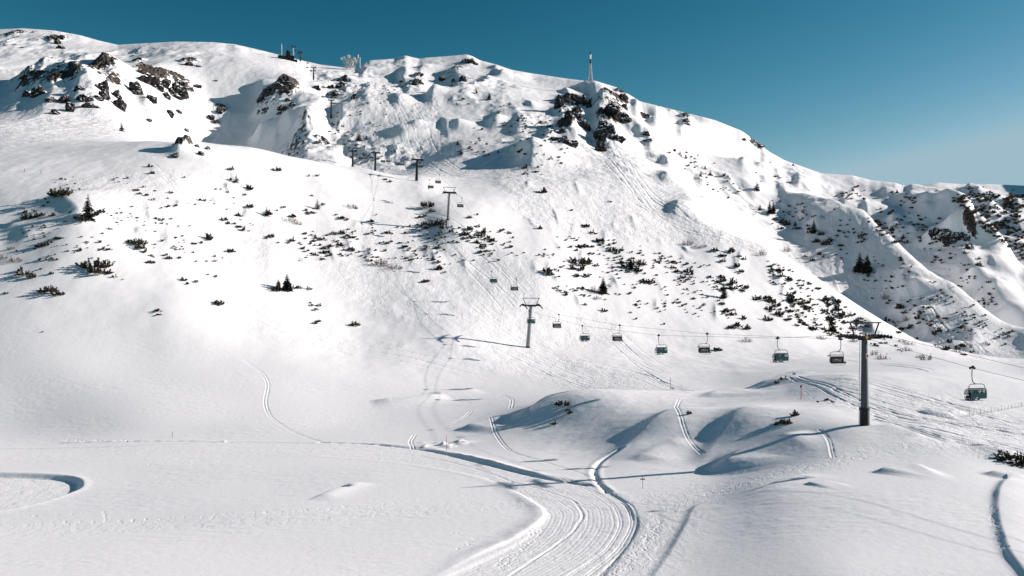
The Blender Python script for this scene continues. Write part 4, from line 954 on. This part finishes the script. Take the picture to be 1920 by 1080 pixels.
# spruces: tapered trunk, drooping whorls of needle sprays
def spruce(px, py, hpx, wpx, label, seed):
    g = hit(px, py); H = hpx * g.y / F; W = wpx * g.y / F / 2; R_ = random.Random(seed)
    o = empty('spruce_tree', g); tag(o, label, 'spruce tree')
    b = MB(); b.tube([(0,0,-.4),(0,0,H*.5),(0,0,H*.97)], [H*.03, H*.018, H*.004], 6); b.build('trunk', M_bark, o)
    v, f = [], []; nw = 20 if hpx > 20 else 12
    for q in range(nw):
        t = q / nw; z = H * (.05 + .93 * t); r = W * (1 - t)**.85 * R_.uniform(.75, 1.12) + W*.04; nb = 15 if hpx > 20 else 9
        for k in range(nb):
            if R_.random() < .08: continue
            an = R_.uniform(0, 6.28); rr_ = r * R_.uniform(.6, 1.1); d = Vector((math.cos(an), math.sin(an), 0)); sd2 = Vector((-d.y, d.x, 0))
            for j in range(5):
                s0 = j/5; c = d*rr_*s0 + Vector((0,0,z - rr_*.35*s0)); L_ = rr_*.38
                for m_ in range(2):
                    dd = (d*.9 + sd2*R_.uniform(-.9,.9) + Vector((0,0,R_.uniform(-.55,.25)))).normalized()*L_; w_ = sd2*R_.uniform(-1,1) + Vector((0,0,R_.uniform(-1,1)))
                    w_ = w_.normalized()*L_*.3; n0 = len(v); v.extend([tuple(c-w_), tuple(c+w_), tuple(c+dd+w_*.3), tuple(c+dd-w_*.3)]); f.append((n0,n0+1,n0+2,n0+3))
    me = bpy.data.meshes.new('crown'); me.from_pydata(v, [], f); me.materials.append(M_spruce)
    c = bpy.data.objects.new('crown', me); COL.objects.link(c); c.parent = o
for i, a in enumerate([(165,413,52,26,'tall lone spruce with sparse branches on the left slope'),(228,246,20,11,'small dark spruce below the left crags'),
    (538,545,34,22,'taller of the paired spruces left of centre'),(522,544,22,16,'shorter of the paired spruces left of centre'),(1131,550,34,20,'small dark spruce right of centre above the chairs'),
    (1443,401,26,13,'slim dark spruce in the shaded gully, left of its neighbour'),(1450,400,24,12,'slim dark spruce in the shaded gully, right of its neighbour'),(1425,394,14,9,'small spruce left of the twin spruces in the gully'),
    (1419,357,18,15,'bushy small spruce on the upper right slope'),(1526,438,32,12,'slim upright spruce on the shaded right spur'),(1612,510,40,26,'broad dark spruce on the right spur, left half of the pair'),(1626,511,38,24,'broad dark spruce on the right spur, right half of the pair'),
    (1689,489,16,8,'tiny lone spruce right of the broad pair'),(1357,559,32,16,'dark spruce on the right shoulder among dwarf pines'),(595,392,20,14,'small bushy spruce mid slope left of the third tower'),
    (1560,622,40,18,'ragged dark spruce just left of the near tower head'),(1286,297,10,7,'tiny spruce beside the skied gully, lower one of the pair'),(1275,290,8,6,'tiny spruce beside the skied gully, upper one of the pair'),
    (1322,317,9,6,'tiny spruce above the shaded hollow'),(1314,331,12,8,'dark small spruce in the shaded hollow, left one'),(1332,329,12,10,'dark small spruce in the shaded hollow, right one'),
    (858,272,12,8,'small spruce in the shadow of the upper bowl'),(864,290,16,9,'narrow spruce at the right end of the bowl shadow'),(673,264,18,14,'dark spruce above the three crest towers'),(687,262,10,7,'little spruce right of the dark spruce above the crest towers'),
    (443,342,18,12,'small spruce on the left crest shrubs'),(500,405,20,12,'narrow dark spruce mid slope left'),(1183,505,24,14,'small spruce inside the thicket right of centre'),(1487,311,7,5,'tiny spruce on the right skyline slope'),(1538,322,9,5,'lone tiny spruce on the right skyline'),
    (893,175,11,7,'tiny spruce below the central summit'),(917,187,14,14,'dark small tree below the central summit, lower one'),(1682,362,9,7,'tiny spruce on the upper right slope below the far ridge'),(1912,432,12,8,'tiny dark spruce on the far shaded ridge'),
    (1020,291,7,4,'tiny olive spruce below the crags, left one'),(1033,297,9,4,'tiny olive spruce below the crags, right one'),(1491,424,12,9,'little dark spruce left of the slim spruce on the spur')]):
    spruce(*a, 100 + i)

# rock outcrops: jagged blocks standing out of the snow, snow lying on their flatter tops
mr, t, bs = mat('outcrop_rock'); L = t.links.new
g = t.nodes.new('ShaderNodeNewGeometry'); n = t.nodes.new('ShaderNodeTexNoise'); n.inputs['Scale'].default_value = .35; n.inputs['Detail'].default_value = 8; n.inputs['Roughness'].default_value = .7
L(g.outputs['Position'], n.inputs['Vector']); r = t.nodes.new('ShaderNodeValToRGB'); e = r.color_ramp.elements
e[0].position = .38; e[0].color = (.013, .014, .018, 1); e[1].position = .70; e[1].color = (.20, .15, .115, 1); e2 = e.new(.55); e2.color = (.028, .026, .027, 1)
L(n.outputs[0], r.inputs[0])
sx = t.nodes.new('ShaderNodeSeparateXYZ'); L(g.outputs['Normal'], sx.inputs[0]); n2 = t.nodes.new('ShaderNodeTexNoise'); n2.inputs['Scale'].default_value = .5; n2.inputs['Detail'].default_value = 4; L(g.outputs['Position'], n2.inputs['Vector'])
ad = t.nodes.new('ShaderNodeMath'); ad.operation = 'MULTIPLY_ADD'; ad.inputs[1].default_value = .8; L(n2.outputs[0], ad.inputs[0]); L(sx.outputs[2], ad.inputs[2])
mr_ = t.nodes.new('ShaderNodeMapRange'); mr_.inputs[1].default_value = .98; mr_.inputs[2].default_value = 1.06; L(ad.outputs[0], mr_.inputs[0])
mx = t.nodes.new('ShaderNodeMix'); mx.data_type = 'RGBA'; L(mr_.outputs[0], mx.inputs[0]); L(r.outputs[0], mx.inputs[6]); mx.inputs[7].default_value = (.87, .88, .90, 1)
L(mx.outputs[2], bs.inputs['Base Color']); bs.inputs['Roughness'].default_value = .85; bs.inputs['Specular IOR Level'].default_value = .2
def rock_mesh(seed):
    bm = bmesh.new(); bmesh.ops.create_icosphere(bm, subdivisions=4, radius=1); R_ = random.Random(seed)
    P = np.array([v.co[:] for v in bm.verts]); planes = []
    for k in range(16):
        d = Vector((R_.gauss(0,1), R_.gauss(0,1), R_.gauss(0,.8))).normalized(); planes.append((np.array(d), R_.uniform(.5,.95)))
    r = np.ones(len(P))
    for d, h in planes:
        c = P @ d; r = np.where(c > 1e-3, np.minimum(r, h / np.maximum(c, 1e-3)), r)
    r += fbm(P[:,0]*2.2 + seed*3.1 + P[:,2]*1.7, P[:,1]*2.2 + P[:,2]*1.3, 4, .6) * .22
    P = P * np.clip(r, .3, 1.3)[:, None]
    for v, p_ in zip(bm.verts, P): v.co = p_
    me = bpy.data.meshes.new('rock_outcrop'); bm.to_mesh(me); bm.free(); me.materials.append(mr); return me
ROCKS = [rock_mesh(300+i) for i in range(7)]
RL = """105,78,16,14,left_summit 110,88,12,8,left_summit 30,68,10,5,left_summit 25,83,9,5,left_summit 60,60,8,4,left_summit 88,68,10,5,left_summit 42,88,7,5,left_summit
48,143,16,6,shaded_left 55,172,14,18,left_crag 72,172,20,22,left_crag 50,178,10,12,left_crag 93,187,14,14,left_crag 115,185,16,24,left_crag 98,210,12,12,left_crag 127,203,10,16,left_crag 145,165,14,14,left_crag 152,186,16,14,left_crag 165,199,14,10,left_crag 187,160,12,22,left_crag 190,178,12,12,left_crag 180,183,10,8,left_crag 214,174,10,18,left_crag 216,192,14,18,left_crag 247,165,14,20,left_crag 255,173,12,10,left_crag
263,118,10,7,upper_left 262,134,12,9,upper_left 168,123,9,7,upper_left 275,150,18,18,middle_crag 282,183,9,16,middle_crag 292,158,14,20,middle_crag 305,156,10,14,middle_crag 322,168,20,26,middle_crag 340,158,12,10,middle_crag 352,166,9,8,middle_crag 365,160,9,8,middle_crag 310,178,8,12,middle_crag
353,118,12,14,upper_slab 370,123,9,7,upper_slab 355,112,10,7,upper_slab 404,151,9,4,upper_slab 315,210,10,9,lone_stones 330,206,11,6,lone_stones 277,224,8,7,lone_stones 346,242,10,6,lone_stones 327,290,12,12,crest_rocks 375,287,12,12,crest_rocks 388,277,8,8,crest_rocks 365,272,10,6,crest_rocks
395,220,10,10,shade_rib 405,227,9,10,shade_rib 413,208,9,10,shade_rib 520,162,16,14,shaded_crag 512,173,12,12,shaded_crag 537,154,14,6,shaded_crag 541,168,8,16,shaded_crag 541,186,10,10,shaded_crag 546,196,12,14,shaded_crag 527,202,16,12,shaded_crag 487,184,12,12,shaded_crag 497,208,14,12,shaded_crag 484,210,10,8,shaded_crag 505,170,10,10,shaded_crag
593,164,12,10,below_tower 620,163,11,10,below_tower 642,158,16,10,below_tower 604,260,14,12,dark_red 596,266,12,9,dark_red 662,182,8,12,below_tower 629,174,8,12,below_tower
772,150,12,10,bowl_rock 782,152,14,18,bowl_rock 776,157,9,9,bowl_rock 880,113,14,12,central_summit 890,118,12,9,central_summit 871,112,8,7,central_summit 828,148,9,11,central_shade 868,148,10,12,central_shade 850,151,9,9,central_shade 756,150,9,6,bowl_rock
1050,183,8,14,mast_left 1048,195,8,20,mast_left 1095,190,7,22,mast_left 1078,208,14,20,mast_left 1085,220,16,18,mast_left 1090,232,16,16,mast_left 1066,215,10,12,mast_left 1060,263,12,14,mast_left 1070,270,14,12,mast_left 1042,260,14,9,mast_left 1055,245,10,14,mast_left 1105,195,7,20,mast_couloir
1167,183,12,12,mast_right 1150,212,16,22,mast_right 1160,217,18,20,mast_right 1172,225,13,10,mast_right 1150,200,12,9,mast_right 1170,200,9,9,mast_right 1130,234,14,14,mast_right 1140,243,18,16,mast_right 1152,256,18,15,mast_right 1127,248,12,10,mast_right 1130,278,10,18,mast_right 1146,240,9,14,mast_right
1211,250,12,12,right_crag 1216,262,12,9,right_crag 1288,225,9,12,right_crag 1289,232,8,7,right_crag 1420,269,18,8,skyline_right 1408,264,10,6,skyline_right 1395,262,8,6,skyline_right
1755,436,16,16,spur_crag 1778,442,24,22,spur_crag 1795,438,20,16,spur_crag 1815,446,16,16,spur_crag 1822,462,12,16,spur_crag 1785,455,16,10,spur_crag"""
WORDS = {'left_summit':'the far left summit','shaded_left':'the shaded hollow on the left','left_crag':'the jagged left cliff band','upper_left':'the slope above the left cliff band','middle_crag':'the brown cliff right of the left band','upper_slab':'the smooth slope above the brown cliff','lone_stones':'the slope below the brown cliff','crest_rocks':'the left crest knoll','shade_rib':'the rib beside the big shade','shaded_crag':'the crag inside the big shade','below_tower':'the slope beside the thin upper tower','dark_red':'the reddish knob above the crest towers','bowl_rock':'the bowl below the central summit','central_summit':'the central summit knob','central_shade':'the shaded side under the central summit','mast_left':'the cliff left of the mast gully','mast_couloir':'the snowy gully under the mast','mast_right':'the cliff right of the mast gully','right_crag':'the crag right of the mast cliffs','skyline_right':'the right skyline shoulder','spur_crag':'the dark crag on the far right spur'}
random.seed(5)
for tkn in RL.split():
    a_, b_, c_, d_, nm = tkn.split(','); a_, b_, c_, d_ = map(float, (a_, b_, c_, d_))
    g_ = hit(a_, b_ + d_*.35); k_ = 1.45 if nm in ('left_crag', 'middle_crag', 'mast_left', 'mast_right') else 1.1; W = c_ * g_.y / F * k_; Hh = d_ * g_.y / F * (k_ * .5 + .5)
    o = bpy.data.objects.new('rock_outcrop', ROCKS[random.randrange(7)]); COL.objects.link(o)
    o.scale = (W*.85, W*.75, Hh*.95); o.location = g_ + Vector((0, W*.5, -Hh*.05)); o.rotation_euler = (random.uniform(-.3,.3), random.uniform(-.3,.3), random.uniform(0,6.28))
    sz = 'small' if c_*d_ < 90 else ('mid sized' if c_*d_ < 220 else 'large'); tall = 'upright' if d_ > c_*1.15 else ('low' if d_ < c_*.7 else 'blocky')
    tag(o, f'{sz} {tall} dark rock on {WORDS[nm]}', 'rock', 'rocks on ' + WORDS[nm])
print('individual shrubs', n_ind)
